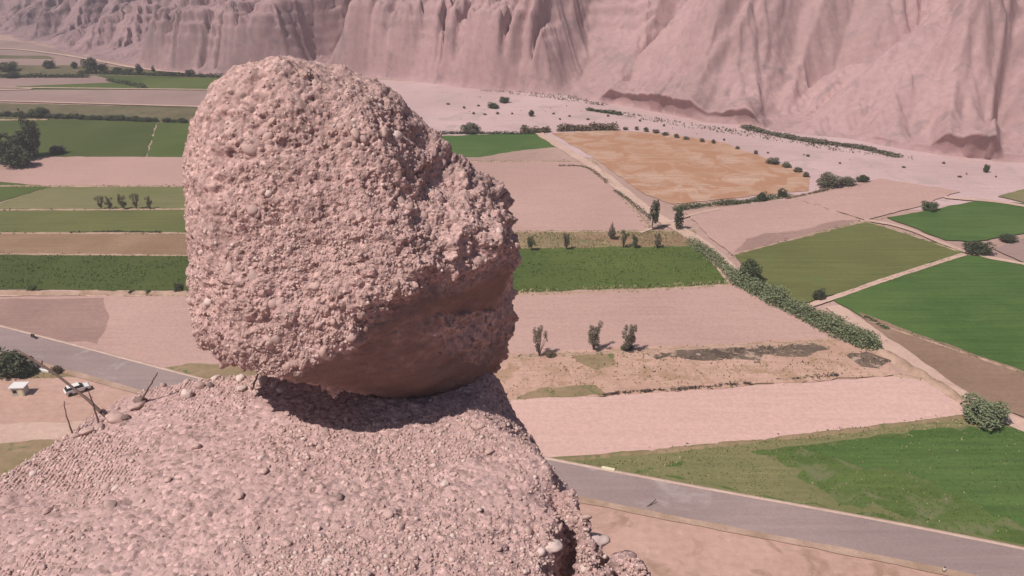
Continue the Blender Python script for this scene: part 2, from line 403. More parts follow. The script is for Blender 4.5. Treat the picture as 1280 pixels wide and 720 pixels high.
field([(790, 592), (870, 575), (1010, 557), (1208, 534), (1290, 540), (1420, 556), (1420, 705), (1280, 682), (1000, 630), (850, 602)], 'green_edge')
field([(770, 596), (870, 577), (960, 568), (1010, 590), (1000, 606), (1080, 632), (1150, 655), (1000, 628), (850, 600)], 'green_pale', 'ground_patch', 1.8, 1.5)
field([(1000, 560), (1208, 536), (1290, 540), (1420, 556), (1420, 690), (1280, 660), (1150, 600)], 'green_vivid', 'field', 1.5)
field([(1040, 376), (1205, 319), (1420, 346), (1420, 506), (1280, 468), (1085, 402)], 'green_vivid')
field([(1075, 392), (1280, 466), (1420, 508), (1420, 560), (1280, 524), (1214, 496), (1100, 425)], 'brown')
field([(918, 319), (1082, 278), (1206, 316), (1036, 372), (985, 384), (940, 350)], 'green_mid')
field([(856, 266), (990, 249), (1076, 276), (915, 319), (890, 300)], 'fallow')
field([(935, 300), (960, 292), (1000, 290), (1040, 278), (1070, 275), (1076, 277), (915, 319)], 'fallow_wet', 'field', 0.8)
field([(990, 248), (1100, 224), (1200, 240), (1150, 258), (1082, 276)], 'fallow')
field([(1108, 273), (1222, 252), (1420, 262), (1420, 300), (1280, 292), (1212, 304), (1180, 300)], 'green_vivid')
field([(1240, 312), (1290, 296), (1420, 310), (1420, 346), (1280, 330)], 'fallow_dim')
field([(1246, 246), (1290, 234), (1420, 230), (1420, 262), (1290, 256)], 'green_pale')
# roadside ground in front of the road
field([(-400, 455), (-200, 415), (0, 436), (90, 455), (200, 480), (330, 512), (600, 580), (720, 604), (900, 640), (1090, 680), (1280, 720), (1500, 770), (1500, 1100), (-600, 1100)], 'roadside', 'ground_patch')
field([(-60, 534), (40, 530), (100, 528), (130, 540), (60, 552), (-60, 560)], 'track', 'path')
field([(-60, 564), (60, 552), (120, 560), (60, 610), (-60, 640)], 'verge', 'ground_patch')
field([(-60, 458), (60, 462), (105, 466), (95, 474), (50, 474), (-60, 478)], 'verge', 'ground_patch')

def GL(*pts): return [G(a, b) for a, b in pts]
def track(pts, wd, m='track', name='path'):
    o = ribbon(name, GL(*pts), wd, nz_(), M[m], nz=0.25, seed=int(Z[0] * 1000)); o['kind'] = 'structure'; return o
track([(672, 166), (700, 184), (740, 208), (775, 236), (815, 270), (860, 292), (905, 328), (925, 350)], 4.0)
track([(1040, 384), (1100, 425), (1160, 468), (1205, 502), (1290, 538), (1400, 580)], 4.0)
track([(1205, 319), (1120, 346), (1040, 374), (1010, 384)], 1.6)
track([(1080, 276), (1130, 284), (1206, 318), (1300, 335)], 1.8)
track([(900, 262), (860, 270), (800, 292)], 1.2)
for q_ in range(5):
    x_ = 1000 + q_ * 55
    track([(x_ - 60, 662 + q_ * 12), (x_, 668 + q_ * 12), (x_ + 40, 684 + q_ * 12)], 0.9 + 0.3 * (q_ % 3), 'brown_strip', 'ground_patch')
track([(1180, 248), (1240, 252), (1300, 262)], 2.4)
track([(-200, 62), (0, 60), (60, 66), (120, 76), (180, 88), (300, 96)], 3.0)
track([(-200, 24), (60, 25), (140, 22)], 5.0)
track([(40, 112), (-200, 118)], 3)
track([(0, 110), (280, 113)], 2); track([(0, 127), (280, 135)], 2)

# earth bunds between the plots (real ridges)
BUNDS = []
def bund(pts, wd=1.2, h=0.35, m='bank'):
    BUNDS.append(pts)
    o = ribbon('earth_bank', GL(*pts), wd, 0.02, M[m], prof=[(-1, -0.02), (-0.6, h * 0.7), (0, h), (0.6, h * 0.7), (1, -0.02)], nz=0.45, step=0.6, seed=int(pts[0][0] + 777))
    o['kind'] = 'structure'; return o
for pts in [[(1075, 277), (915, 320)], [(1206, 318), (1036, 374)], [(990, 248), (1080, 277), (1130, 292), (1206, 318)], [(1108, 272), (1040, 288)],
            [(1085, 402), (1280, 468), (1400, 505)], [(500, 203), (742, 202)], [(742, 202), (812, 285)], [(500, 292), (866, 289)], [(0, 292), (240, 292)],
            [(0, 263), (240, 262)], [(0, 233), (240, 233)], [(1214, 495), (1180, 478), (1116, 470)], [(850, 262), (990, 247), (1085, 230)], [(0, 318), (240, 320)], [(875, 308), (914, 357)]]:
    bund(pts)
bund([(-200, 366), (300, 369)], 2.0, 0.8)
bund([(-200, 152), (60, 150)], 1.5, 0.5)
bund([(640, 369), (760, 366), (914, 357)], 1.6, 0.4)
bund([(700, 577), (870, 561), (1000, 547), (1207, 522)], 1.8, 0.4, 'verge')
bund([(756, 494), (860, 487), (935, 480)], 1.8, 0.45, 'mottled')
bund([(965, 478), (1050, 470)], 1.8, 0.4, 'mottled')
bund([(640, 448), (800, 440), (1030, 428)], 1.4, 0.4)
bund([(1100, 440), (1140, 462), (1205, 505)], 3.0, 0.8)

# the road
RT = [(-260, 345), (-120, 380), (0, 410), (100, 436), (200, 463), (330, 497), (460, 529), (600, 560), (720, 584), (900, 618), (1090, 652), (1280, 690), (1500, 735)]
top = [G(a, b) for a, b in RT]
ROADW = 7.6
def offset(L, d):
    out = []
    for i, p in enumerate(L):
        t = (L[min(i + 1, len(L) - 1)] - L[max(i - 1, 0)]).normalized(); out.append(p + Vector((t.y, -t.x, 0)) * d)
    return out
tags = ribbon('road', offset(top, ROADW / 2), ROADW, nz_() + 0.01, M['asphalt'], nz=0.0, step=2); tags['kind'] = 'structure'
k = ribbon('road_edge', offset(top, -0.25), 0.7, Z[0] + 0.012, M['kerb'], prof=[(-1, -0.02), (-0.7, 0.09), (0.6, 0.09), (0.7, -0.02)], nz=0.12, step=1.5); k['kind'] = 'structure'
k = ribbon('road_edge', offset(top, ROADW + 0.5), 1.3, Z[0] + 0.018, M['bank'], nz=0.3, step=1.5); k['kind'] = 'structure'

# ------------------------------------------------------------ the mountain (eroded slope beyond the river)
BL = [(-420, -28), (-200, 2), (-70, 24), (0, 40), (40, 58), (110, 72), (180, 84), (260, 92), (400, 96), (520, 100), (600, 112), (700, 120), (760, 130), (860, 150), (950, 162), (1040, 174), (1120, 188), (1200, 197), (1290, 205), (1420, 228), (1700, 280)]
NB = Vector((0.42, 0.907, 0))
def mountain():
    pts = [G(a, b) for a, b in BL]; P2 = smooth_line(pts, 2)
    A = np.array([(p.x, p.y) for p in P2]); seg = np.r_[0, np.cumsum(np.hypot(*np.diff(A, axis=0).T))]
    pxs = np.array([proj(p[0], p[1], 0)[0] for p in A])
    ns = 1150
    # denser where it is near and in view
    wgt = np.where((pxs > -40) & (pxs < 1340), 1.0, 0.25); dens = np.r_[0, np.cumsum(np.diff(seg) * wgt[1:])]
    s = np.interp(np.linspace(0, dens[-1], ns), dens, seg)
    bx, by, bpx = np.interp(s, seg, A[:, 0]), np.interp(s, seg, A[:, 1]), np.interp(s, seg, pxs)
    d = np.r_[np.linspace(0, 30, 75), np.linspace(30.5, 110, 130), np.linspace(112, 420, 50)]
    nd = len(d)
    S, D = np.meshgrid(s, d, indexing='ij'); PX = np.repeat(bpx[:, None], nd, 1)
    # warp so the folds bend and fan
    q = np.stack([S.ravel() / 70, D.ravel() / 60, np.zeros(S.size)], 1)
    wr = (fbm(q, 3, 3) * 22).reshape(S.shape) - D * 0.42 * sstep(640, 760, PX)
    cliff = sstep(380, 430, PX) * (1 - sstep(640, 700, PX)); left = 1 - sstep(300, 460, PX)
    cl2 = sstep(150, 200, PX) * (1 - sstep(330, 380, PX)) * 0.85
    cl = np.maximum(cliff, cl2)
    def bil(ls, ld, sd, o=2):
        p = np.stack([((S + 0.6 * wr) / ls).ravel(), (D / ld).ravel(), np.full(S.size, 0.7)], 1)
        return np.clip(np.abs(fbm(p, o, sd).reshape(S.shape)) * 3.2, 0, 1) ** 0.7
    def rid(ls, ld, sd, o=3):
        p = np.stack([((S + wr) / ls).ravel(), (D / ld).ravel(), np.full(S.size, 0.3)], 1)
        n = fbm(p, o, sd).reshape(S.shape); return 1 - np.abs(n) * 2.6
    gm = sstep(0, 40, D)
    def n2(a, b, o, sd): return fbm(np.stack([(S / a).ravel(), (D / b).ravel(), np.zeros(S.size)], 1), o, sd).reshape(S.shape)
    def tri(x): return np.abs(x - np.floor(x) - 0.5) * 2
    def cellr(x, sd):
        i_ = np.floor(x); f_ = x - i_; f_ = f_ * f_ * (3 - 2 * f_)
        a_ = _h(i_.ravel(), i_.ravel() * 0, i_.ravel() * 0, sd).reshape(x.shape); b_ = _h(i_.ravel() + 1, i_.ravel() * 0, i_.ravel() * 0, sd).reshape(x.shape)
        return a_ * (1 - f_) + b_ * f_
    skew = 0.55 * D * sstep(620, 760, PX) - 0.1 * D
    SS = S - skew
    x1 = (SS + 26 * n2(120, 90, 3, 3)) / 84; t1 = tri(x1); sd1 = np.sign(x1 - np.floor(x1) - 0.5)
    foot = 20 * (1 - t1) ** 1.3 * (0.5 + cellr(x1, 14)) + 4
    De = np.maximum(D - foot, 0); De = np.sqrt(De ** 2 + 9) - 3 + 0
    h = 0.13 * D + (0.54 - 0.13 * sstep(650, 760, PX)) * De
    hb = 4 * sstep(0, 5, D) + 25 * sstep(3, 17, D + 6 * rid(30, 60, 62, 2)) + np.clip(D - 14, 0, 900) * 0.36 + 16 * sstep(44, 54, D + 8 * rid(60, 90, 61, 2))
    h = h * (1 - cl) + hb * cl
    h = h * (1 - 0.35 * left * (1 - cl)) * (1 - 0.5 * (1 - sstep(90, 190, PX)))
    # spurs and gullies: planar facets between sharp valleys, smaller rills draining into larger
    h += (t1 - 0.35) * np.minimum(np.clip(D - 6, 0, 999) * (0.30 + 0.26 * sstep(650, 760, PX)), 26) * (0.5 + 0.9 * cellr(x1, 4))
    x2 = (SS - sd1 * 0.45 * D + 9 * n2(40, 50, 3, 5)) / 31; t2 = tri(x2); sd2 = np.sign(x2 - np.floor(x2) - 0.5)
    h += (t2 ** 0.9 - 0.4) * np.minimum(D * 0.34, 8.5) * (0.3 + 1.1 * cellr(x2, 6))
    x3 = (SS - sd1 * 0.45 * D - sd2 * 0.55 * D + 3.2 * n2(14, 20, 3, 7)) / 10.5; t3 = tri(x3); sd3 = np.sign(x3 - np.floor(x3) - 0.5)
    fine = 0.35 + 0.85 * sstep(-0.15, 0.3, n2(50, 40, 3, 15)) + 0.5 * cl
    h += (t3 - 0.5) * np.minimum(D * 0.24, 3.2) * (0.2 + 1.1 * cellr(x3, 8)) * fine
    x4 = (SS - sd2 * 0.5 * D - sd3 * 0.5 * D + 1.2 * n2(5, 9, 2, 9)) / 4.0
    h += (tri(x4) - 0.5) * np.minimum(D * 0.10, 0.65) * fine
    slot = np.clip(1 - np.abs(n2(12, 60, 3, 41)) * 5, 0, 1) * (n2(60, 60, 2, 43) > -0.15)
    h -= cl * 13 * slot * sstep(3, 9, D) * (1 - sstep(18, 36, D)) + cl * 11 * slot * sstep(38, 48, D)
    h += cl * 8.0 * bil(11, 200, 44) * sstep(2, 10, D) * (1 - sstep(20, 60, D)) + cl * 2.0 * bil(4.5, 120, 45) * sstep(2, 10, D)
    # flat-lying strata stand as small steps on the western bluffs and in bands higher up
    stp = 6.5; hn_ = h / stp + 0.35 * n2(25, 25, 3, 52); fr = hn_ - np.floor(hn_); ter = (np.floor(hn_) + sstep(0.30, 0.62, fr)) * stp - 0.35 * n2(25, 25, 3, 52) * stp
    tm = np.clip(np.maximum(0.35 * cliff, 0.75 * np.maximum(cl2, left * 0.3) * (1 - cliff)) + 0.8 * sstep(0.08, 0.2, n2(70, 25, 3, 71)) * sstep(45, 70, D), 0, 0.9) * sstep(4, 12, D)
    h = h * (1 - tm) + ter * tm
    p3 = np.stack([(S / 5).ravel(), (D / 5).ravel(), np.zeros(S.size)], 1)
    h += (fbm(p3, 5, 51, 0.65) * 1.3).reshape(S.shape) * sstep(2, 12, D)
    # river-cut bank at the foot
    cut = np.maximum(np.maximum(sstep(740, 770, PX) * (1 - sstep(930, 960, PX)), sstep(1150, 1180, PX) * (1 - sstep(1235, 1260, PX))), 0.35 * sstep(1060, 1100, PX))
    cn = fbm(np.stack([(S / 13).ravel(), np.zeros(S.size), np.zeros(S.size)], 1), 6, 81, 0.65).reshape(S.shape)
    h = h * (1 - 0.55 * cut * (1 - sstep(10, 45, D))) + cut * (7.5 + 6.0 * cn) * sstep(0.0, 0.9 + 0.5 * cn, D - 1.2 - 1.8 * cn)
    h = np.maximum(h, -0.5 + D * 0.1)
    h = h * sstep(-1, 5, D) + np.where(D < 0.4, -0.6, 0)
    h = np.where(D > 150, h * (1 - 0.25 * sstep(150, 400, D)), h)
    wob = (n2(12, 12, 3, 5) * 3 + n2(55, 900, 2, 6) * 9 * (1 - cut)) * (1 - sstep(30, 60, D))
    wob -= cut * (4.5 + 4 * cn) * sstep(1.6, 4.2, D) * (1 - sstep(5, 22, D))
    X = bx[:, None] + NB.x * (D + wob); Y = by[:, None] + NB.y * (D + wob)
    V = np.stack([X, Y, h], -1).reshape(-1, 3)
    tag(link('mountain', mesh_np('mountain', V, grid_faces(ns, nd)[:, ::-1], M['mountain'])), kind='structure')
mountain()

# far hills round the valley
def far_hills():
    na, nr = 260, 30; th = np.linspace(0, 2 * np.pi, na, endpoint=False); r = np.linspace(0, 1, nr)
    TH, R = np.meshgrid(th, r, indexing='ij'); rad = 1250 + 1500 * R
    X, Y = np.cos(TH) * rad, np.sin(TH) * rad + 200
    n = fbm(np.stack([X.ravel() / 300, Y.ravel() / 300, np.zeros(X.size)], 1), 5, 8).reshape(X.shape)
    h = -6 + 330 * sstep(0, 0.7, R) * (0.75 + 0.7 * n)
    V = np.stack([X, Y, h], -1).reshape(-1, 3)
    tag(link('hills', mesh_np('hills', V, grid_faces(na, nr, True), M['far'])), kind='structure')
far_hills()

# ------------------------------------------------------------ rock pieces
rng = np.random.default_rng(5)
def ico(sub):
    import bmesh
    bm = bmesh.new(); bmesh.ops.create_icosphere(bm, subdivisions=sub, radius=1)
    V = np.array([v.co[:] for v in bm.verts]); F = np.array([[v.index for v in f.verts] for f in bm.faces]); bm.free(); return V, F
ICO1, ICO2, ICO3 = ico(1), ico(2), ico(3)
def rockverts(base, seed, ang=0.22):
    V, F = base; d = fbm(V * 1.3 + seed * 9.1, 3, seed)
    return V * (1 + ang * d[:, None] * 1.6)
ROCKS = []
for i, mk in enumerate(['stone', 'stone_grey', 'stone', 'stone_pale', 'stone', 'stone_grey', 'stone']):
    V = rockverts(ICO2, i, 0.22) * np.array([1, 0.75 + 0.1 * (i % 3), 0.6 + 0.08 * (i % 2)])
    ROCKS.append(mesh_np('stone', V, ICO2[1], M[mk], True))
def basis(n, rnd):
    n = Vector(n).normalized(); a = n.cross(Vector((rnd.uniform(-1, 1), rnd.uniform(-1, 1), rnd.uniform(-1, 1)))).normalized(); return Matrix((a, n.cross(a), n)).transposed()
rr = random.Random(11)
def put_stones(parent, pts, nrm, sizes, sink=0.25):
    for p, n, s in zip(pts, nrm, sizes):
        o = bpy.data.objects.new('stone', ROCKS[rr.choice([0, 1, 2, 4, 5, 6, 0, 2, 4, 3])]); COL.objects.link(o); o.parent = parent
        R = basis(n, rr); o.rotation_euler = R.to_euler()
        o.location = Vector(p) - Vector(n) * s * sink; o.scale = (s * rr.uniform(0.85, 1.35), s, s * rr.uniform(0.8, 1.1))
def put_pebbles(name, parent, pts, nrm, sizes, mat, sink=0.3):
    V0, F0 = ICO1; n = len(pts); nrm = np.asarray(nrm)
    a = np.cross(nrm, rng.normal(size=(n, 3))); a /= np.linalg.norm(a, axis=1)[:, None]; b = np.cross(nrm, a)
    sh = rng.uniform(0.6, 1.3, (n, 3)) * np.asarray(sizes)[:, None]
    jit = V0[None] * (1 + 0.18 * rng.normal(size=(n, len(V0), 1)))
    W = np.asarray(pts)[:, None] - nrm[:, None] * (np.asarray(sizes) * sink)[:, None, None] + (jit[..., 0:1] * a[:, None] * sh[:, None, 0:1] + jit[..., 1:2] * b[:, None] * sh[:, None, 1:2] + jit[..., 2:3] * nrm[:, None] * sh[:, None, 2:3])
    F = (F0[None] + (np.arange(n) * len(V0))[:, None, None]).reshape(-1, 3)
    o = link(name, mesh_np(name, W.reshape(-1, 3), F, mat, True), parent); o['kind'] = 'stuff'; return o
def vnormals(me):
    a = np.empty(len(me.vertices) * 3, np.float32); me.vertices.foreach_get('normal' if False else 'co', a)
    nn = np.array([v.vector[:] for v in me.vertex_normals]) if len(me.vertices) < 1 else None
    b = np.empty(len(me.vertices) * 3, np.float32); me.vertex_normals.foreach_get('vector', b)
    return b.reshape(-1, 3)
def clast_relief(p, sc_=1.0, s=0, knob=1.0, pit=1.0):
    """metres of relief: sandy matrix with clasts standing proud and sockets where others fell out"""
    w_ = p + 0.035 * np.stack([vnoise(p * 9, 1), vnoise(p * 9, 2), vnoise(p * 9, 3)], 1) + 0.014 * np.stack([vnoise(p * 27, 4), vnoise(p * 27, 5), vnoise(p * 27, 6)], 1)
    dens = fbm(p * 1.5, 3, s + 50); d2 = fbm(p * 1.9 + 9, 3, s + 52)
    out = fbm(p * 3.0, 3, s + 40) * 0.07 + fbm(p * 11, 4, s + 30, 0.7) * 0.048
    for cell, amp, th, sd in ((0.30, 0.075, 0.86, 1), (0.15, 0.046, 0.74, 5), (0.075, 0.026, 0.55, 9)):
        c = cell * sc_; f1, r_, f2 = worley(w_ / c, sd + s); rad = 0.26 + 0.25 * r_
        dome = np.clip(1 - (f1 / rad) ** 3, 0, 1) ** 0.6
        out = out + knob * np.where(r_ > th - 0.45 * dens, dome * amp * sc_ * (0.4 + r_ * 0.7), 0)
        # plates: broken, slightly stepped cells
        out = out + knob * (np.floor(r_ * 5) / 5 - 0.4) * amp * 0.28
    for cell, amp, th, sd in ((0.36, 0.085, 0.10, 21), (0.19, 0.062, 0.20, 25), (0.10, 0.040, 0.28, 29)):
        c = cell * sc_; q = w_ * np.array([1, 1, 1.35]); f1, r_, f2 = worley(q / c, sd + s); rad = 0.30 + 0.9 * r_
        hole = np.clip(1 - (f1 / rad) ** 2, 0, 1) ** 0.5
        out = out - pit * np.where(r_ < th + 0.35 * d2, hole * amp * sc_, 0)
    return out

# ------------------------------------------------------------ the outcrop the boulder stands on
BY = 10.45                                     # distance of the boulder's middle plane
HZ = CAM_Z - 6.40
def htop(x, y):
    return HZ - 0.012 * (x + 0.5) ** 2 - 0.03 * (8.5 - y) * (y < 8.5) 
def onhill(px, py):
    z = HZ
    for _ in range(6):
        g_ = G(px, py, z); z = float(htop(np.array(g_.x), np.array(g_.y)))
    return G(px, py, z)
RIM = [(-150, 690), (-60, 630), (0, 596), (40, 566), (75, 545), (105, 518), (140, 497), (190, 482), (240, 473), (300, 468), (380, 463), (460, 460), (540, 466), (600, 486), (628, 512), (660, 540), (690, 568), (716, 592), (735, 616), (762, 645), (790, 680), (822, 716), (850, 760), (880, 830)]
STEP = 0.75
rim = []
for a, b in RIM:                          # behind the crest on the right the ground steps down before it falls away
    p = onhill(a, b); k_ = float(sstep(520, 640, a)) * (1 - float(sstep(690, 780, a)))
    q = G(a, b, p.z - STEP * k_); rim.append((q.x, q.y))
rim = [(-7.5, -6), (-7.0, 0), (-6.6, 3)] + rim + [(2.2, 2.2), (3.2, -1), (4.5, -6)]
RA = np.array(rim)
LIT = [(-150, 690), (-60, 630), (0, 596), (40, 566), (75, 545), (105, 518), (140, 497), (190, 482), (240, 473), (300, 468), (380, 463), (450, 468), (520, 486), (570, 505), (610, 524), (650, 548), (690, 578), (722, 615), (750, 650), (790, 690), (822, 730), (850, 775), (880, 830)]
lit = [onhill(a, b) for a, b in LIT]; LA = np.array([(-7.5, -6), (-7.0, 0), (-6.6, 3)] + [(p.x, p.y) for p in lit] + [(2.2, 2.2), (3.2, -1), (4.5, -6)])
def sdist(x, y, RA):
    """signed distance to the rim polygon, + outside"""
    px, py = x.ravel(), y.ravel(); best = np.full(px.shape, 1e9); inside = np.zeros(px.shape, bool)
    n = len(RA)
    for i in range(n):
        a, b = RA[i], RA[(i + 1) % n]; e = b - a
        t = np.clip(((px - a[0]) * e[0] + (py - a[1]) * e[1]) / (e @ e), 0, 1)
        best = np.minimum(best, np.hypot(px - a[0] - t * e[0], py - a[1] - t * e[1]))
        c = (a[1] > py) != (b[1] > py)
        xi = a[0] + (py - a[1]) / np.where(e[1] == 0, 1e-9, e[1]) * e[0]
        inside ^= c & (px < xi)
    return (np.where(inside, -best, best)).reshape(x.shape)
def hill():
    xs = np.r_[np.linspace(-60, -8, 30), np.linspace(-7.8, -4.6, 60), np.linspace(-4.58, 3.4, 470), np.linspace(3.45, 8, 50), np.linspace(8.5, 60, 30)]
    ys = np.r_[np.linspace(-70, -5, 20), np.linspace(-4, 4.2, 40), np.linspace(4.22, 11.2, 400), np.linspace(11.25, 15, 40), np.linspace(15.5, 60, 26)]
    X, Y = np.meshgrid(xs, ys, indexing='ij'); pf = np.stack([X.ravel(), Y.ravel(), np.zeros(X.size)], 1)
    jitr = (fbm(pf * 0.9, 4, 6) * 0.22).reshape(X.shape)
    d1 = sdist(X, Y, LA) + jitr * 0.6 + (fbm(pf * 3.5, 3, 7) * 0.10).reshape(X.shape)
    d = sdist(X, Y, RA) + (fbm(pf * 0.9, 4, 6) * 0.22).reshape(X.shape) * 1.0
    z = htop(X, Y)
    # rounded shoulder, then a steep eroded flank flaring at the foot
    right = sstep(0.3, 1.2, X)
    dd = d + 0.15
    sh = np.where(dd > 0, dd, 0)
    drop = 1.1 * sh ** 2 / (0.25 + sh) * 1.2 + (6.5 - 3.0 * right) * np.clip(d, 0, 99)
    gully = (fbm(pf * 0.5, 4, 16)).reshape(X.shape)
    drop = drop * (1 + 0.25 * gully * sstep(0.5, 3, d))
    z = z - drop - STEP * sstep(-0.05, 0.22, d1) * sstep(-0.6, 0.6, X) * (1 - sstep(1.0, 1.5, X))
    z += (fbm(pf * 0.7, 4, 26) * 0.10).reshape(X.shape) * (1 - sstep(0, 1, d))
    # dark cleft down the right-hand side
    cx = np.interp(Y, [5.6, 6.5, 6.9, 7.5, 8.1], [0.75, 0.66, 0.56, 0.72, 0.50]) + 0.10 * fbm(pf * 3, 2, 33).reshape(X.shape)
    z -= 0.65 * np.exp(-(np.abs(X - cx) / 0.13) ** 2) * (1 - sstep(7.5, 8.2, Y))
    cx2 = np.interp(Y, [6, 7, 7.8, 8.6], [1.35, 1.15, 1.0, 1.1]) + 0.10 * fbm(pf * 3.3, 2, 34).reshape(X.shape)
    z -= 0.45 * np.exp(-(np.abs(X - cx2) / 0.10) ** 2) * (1 - sstep(7.3, 8.2, Y))
    crag = sstep(0.1, 0.9, X) * (1 - sstep(8.2, 9.0, Y))
    z += crag * (0.20 * (1 - np.abs(fbm(pf * 1.9, 4, 36)) * 3).reshape(X.shape) - 0.12)
    z = np.maximum(z, -0.5)
    V = np.stack([X, Y, z], -1).reshape(-1, 3); F = grid_faces(len(xs), len(ys))
    me = mesh_np('hill', V, F, M['hill'], False)
    n = vnormals(me)
    rough = 0.44 + 1.15 * sstep(-0.9, 1.5, X.ravel() + 0.55 * (7.0 - Y.ravel())) * sstep(8.8, 7.4, Y.ravel() + 0 * X.ravel()) + 0.45 * fbm(pf * 0.8, 3, 3)
    near = (np.abs(X.ravel()) < 9) & (Y.ravel() < 15)
    disp = np.zeros(len(V)); disp[near] = clast_relief(V[near], 0.55, 0, 1.25, 1.0) * np.clip(rough[near], 0.25, 1.7)
    farm = ~near; disp[farm] = fbm(V[farm] * 0.6, 4, 9) * 0.8 * (V[farm][:, 2] > 0)
    V2 = V + n * disp[:, None]
    me.vertices.foreach_set('co', V2.astype(np.float32).ravel()); me.update()
    return me, V2, vnormals(me)
hm, HV, HN = hill()
hill_o = tag(link('hill', hm), kind='structure')
def visible_idx(V, Nn, lo=-30):
    x, y = proj(V[:, 0], V[:, 1], V[:, 2]); vd = np.array([0, 0, CAM_Z]) - V
    return np.where((x > lo) & (x < 1310) & (y < 760) & (y > 0) & ((vd * Nn).sum(1) > 0) & (V[:, 2] > CAM_Z - 12))[0]
from mathutils.kdtree import KDTree
hv = visible_idx(HV, HN)
HKD = KDTree(len(hv[::3]))
for k_, i_ in enumerate(hv[::3]): HKD.insert(HV[i_], int(i_))
HKD.balance()
def hill_at(px, py):
    """point of the built hill surface seen at a photo pixel"""
    p = np.array(HV[hv]); x, y = proj(p[:, 0], p[:, 1], p[:, 2]); j = hv[np.argmin((x - px) ** 2 + (y - py) ** 2)]
    return Vector(HV[j]), Vector(HN[j])

# stones in the hill: the largest as parts, the rest one part
def scatter(V, Nn, idx, wts, n, lo, hi, pw=2.5):
    wts = wts / wts.sum(); j = rng.choice(idx, n, replace=True, p=wts)
    u = rng.random(n) ** pw; return V[j], Nn[j], lo + (hi - lo) * u
X_, Y_ = HV[hv, 0], HV[hv, 1]
# area weights (the grid is denser in x/y than on the flanks)
nzc = np.clip(HN[hv, 2], 0.2, 1)
cl_ = np.clip(fbm(HV[hv] * 0.9, 3, 77) + 0.25, 0.03, 1)
cell = np.where((X_ > -4.6) & (X_ < 3.4) & (Y_ > 4.2) & (Y_ < 11.2), 1.0, 6.0)
wt = cell * cl_ ** 1.5 / nzc
p_, n_, s_ = scatter(HV, HN, hv, wt, 240, 0.022, 0.070, 3)
put_stones(hill_o, p_, n_, s_, 0.1)
p_, n_, s_ = scatter(HV, HN, hv, wt, 14000, 0.006, 0.028, 2.0)
put_pebbles('pebbles', hill_o, p_, n_, s_, M['stone'], 0.0)
p_, n_, s_ = scatter(HV, HN, hv, wt, 1500, 0.010, 0.035, 2.2)
put_pebbles('pebbles', hill_o, p_, n_, s_, M['stone_pale'], 0.0)

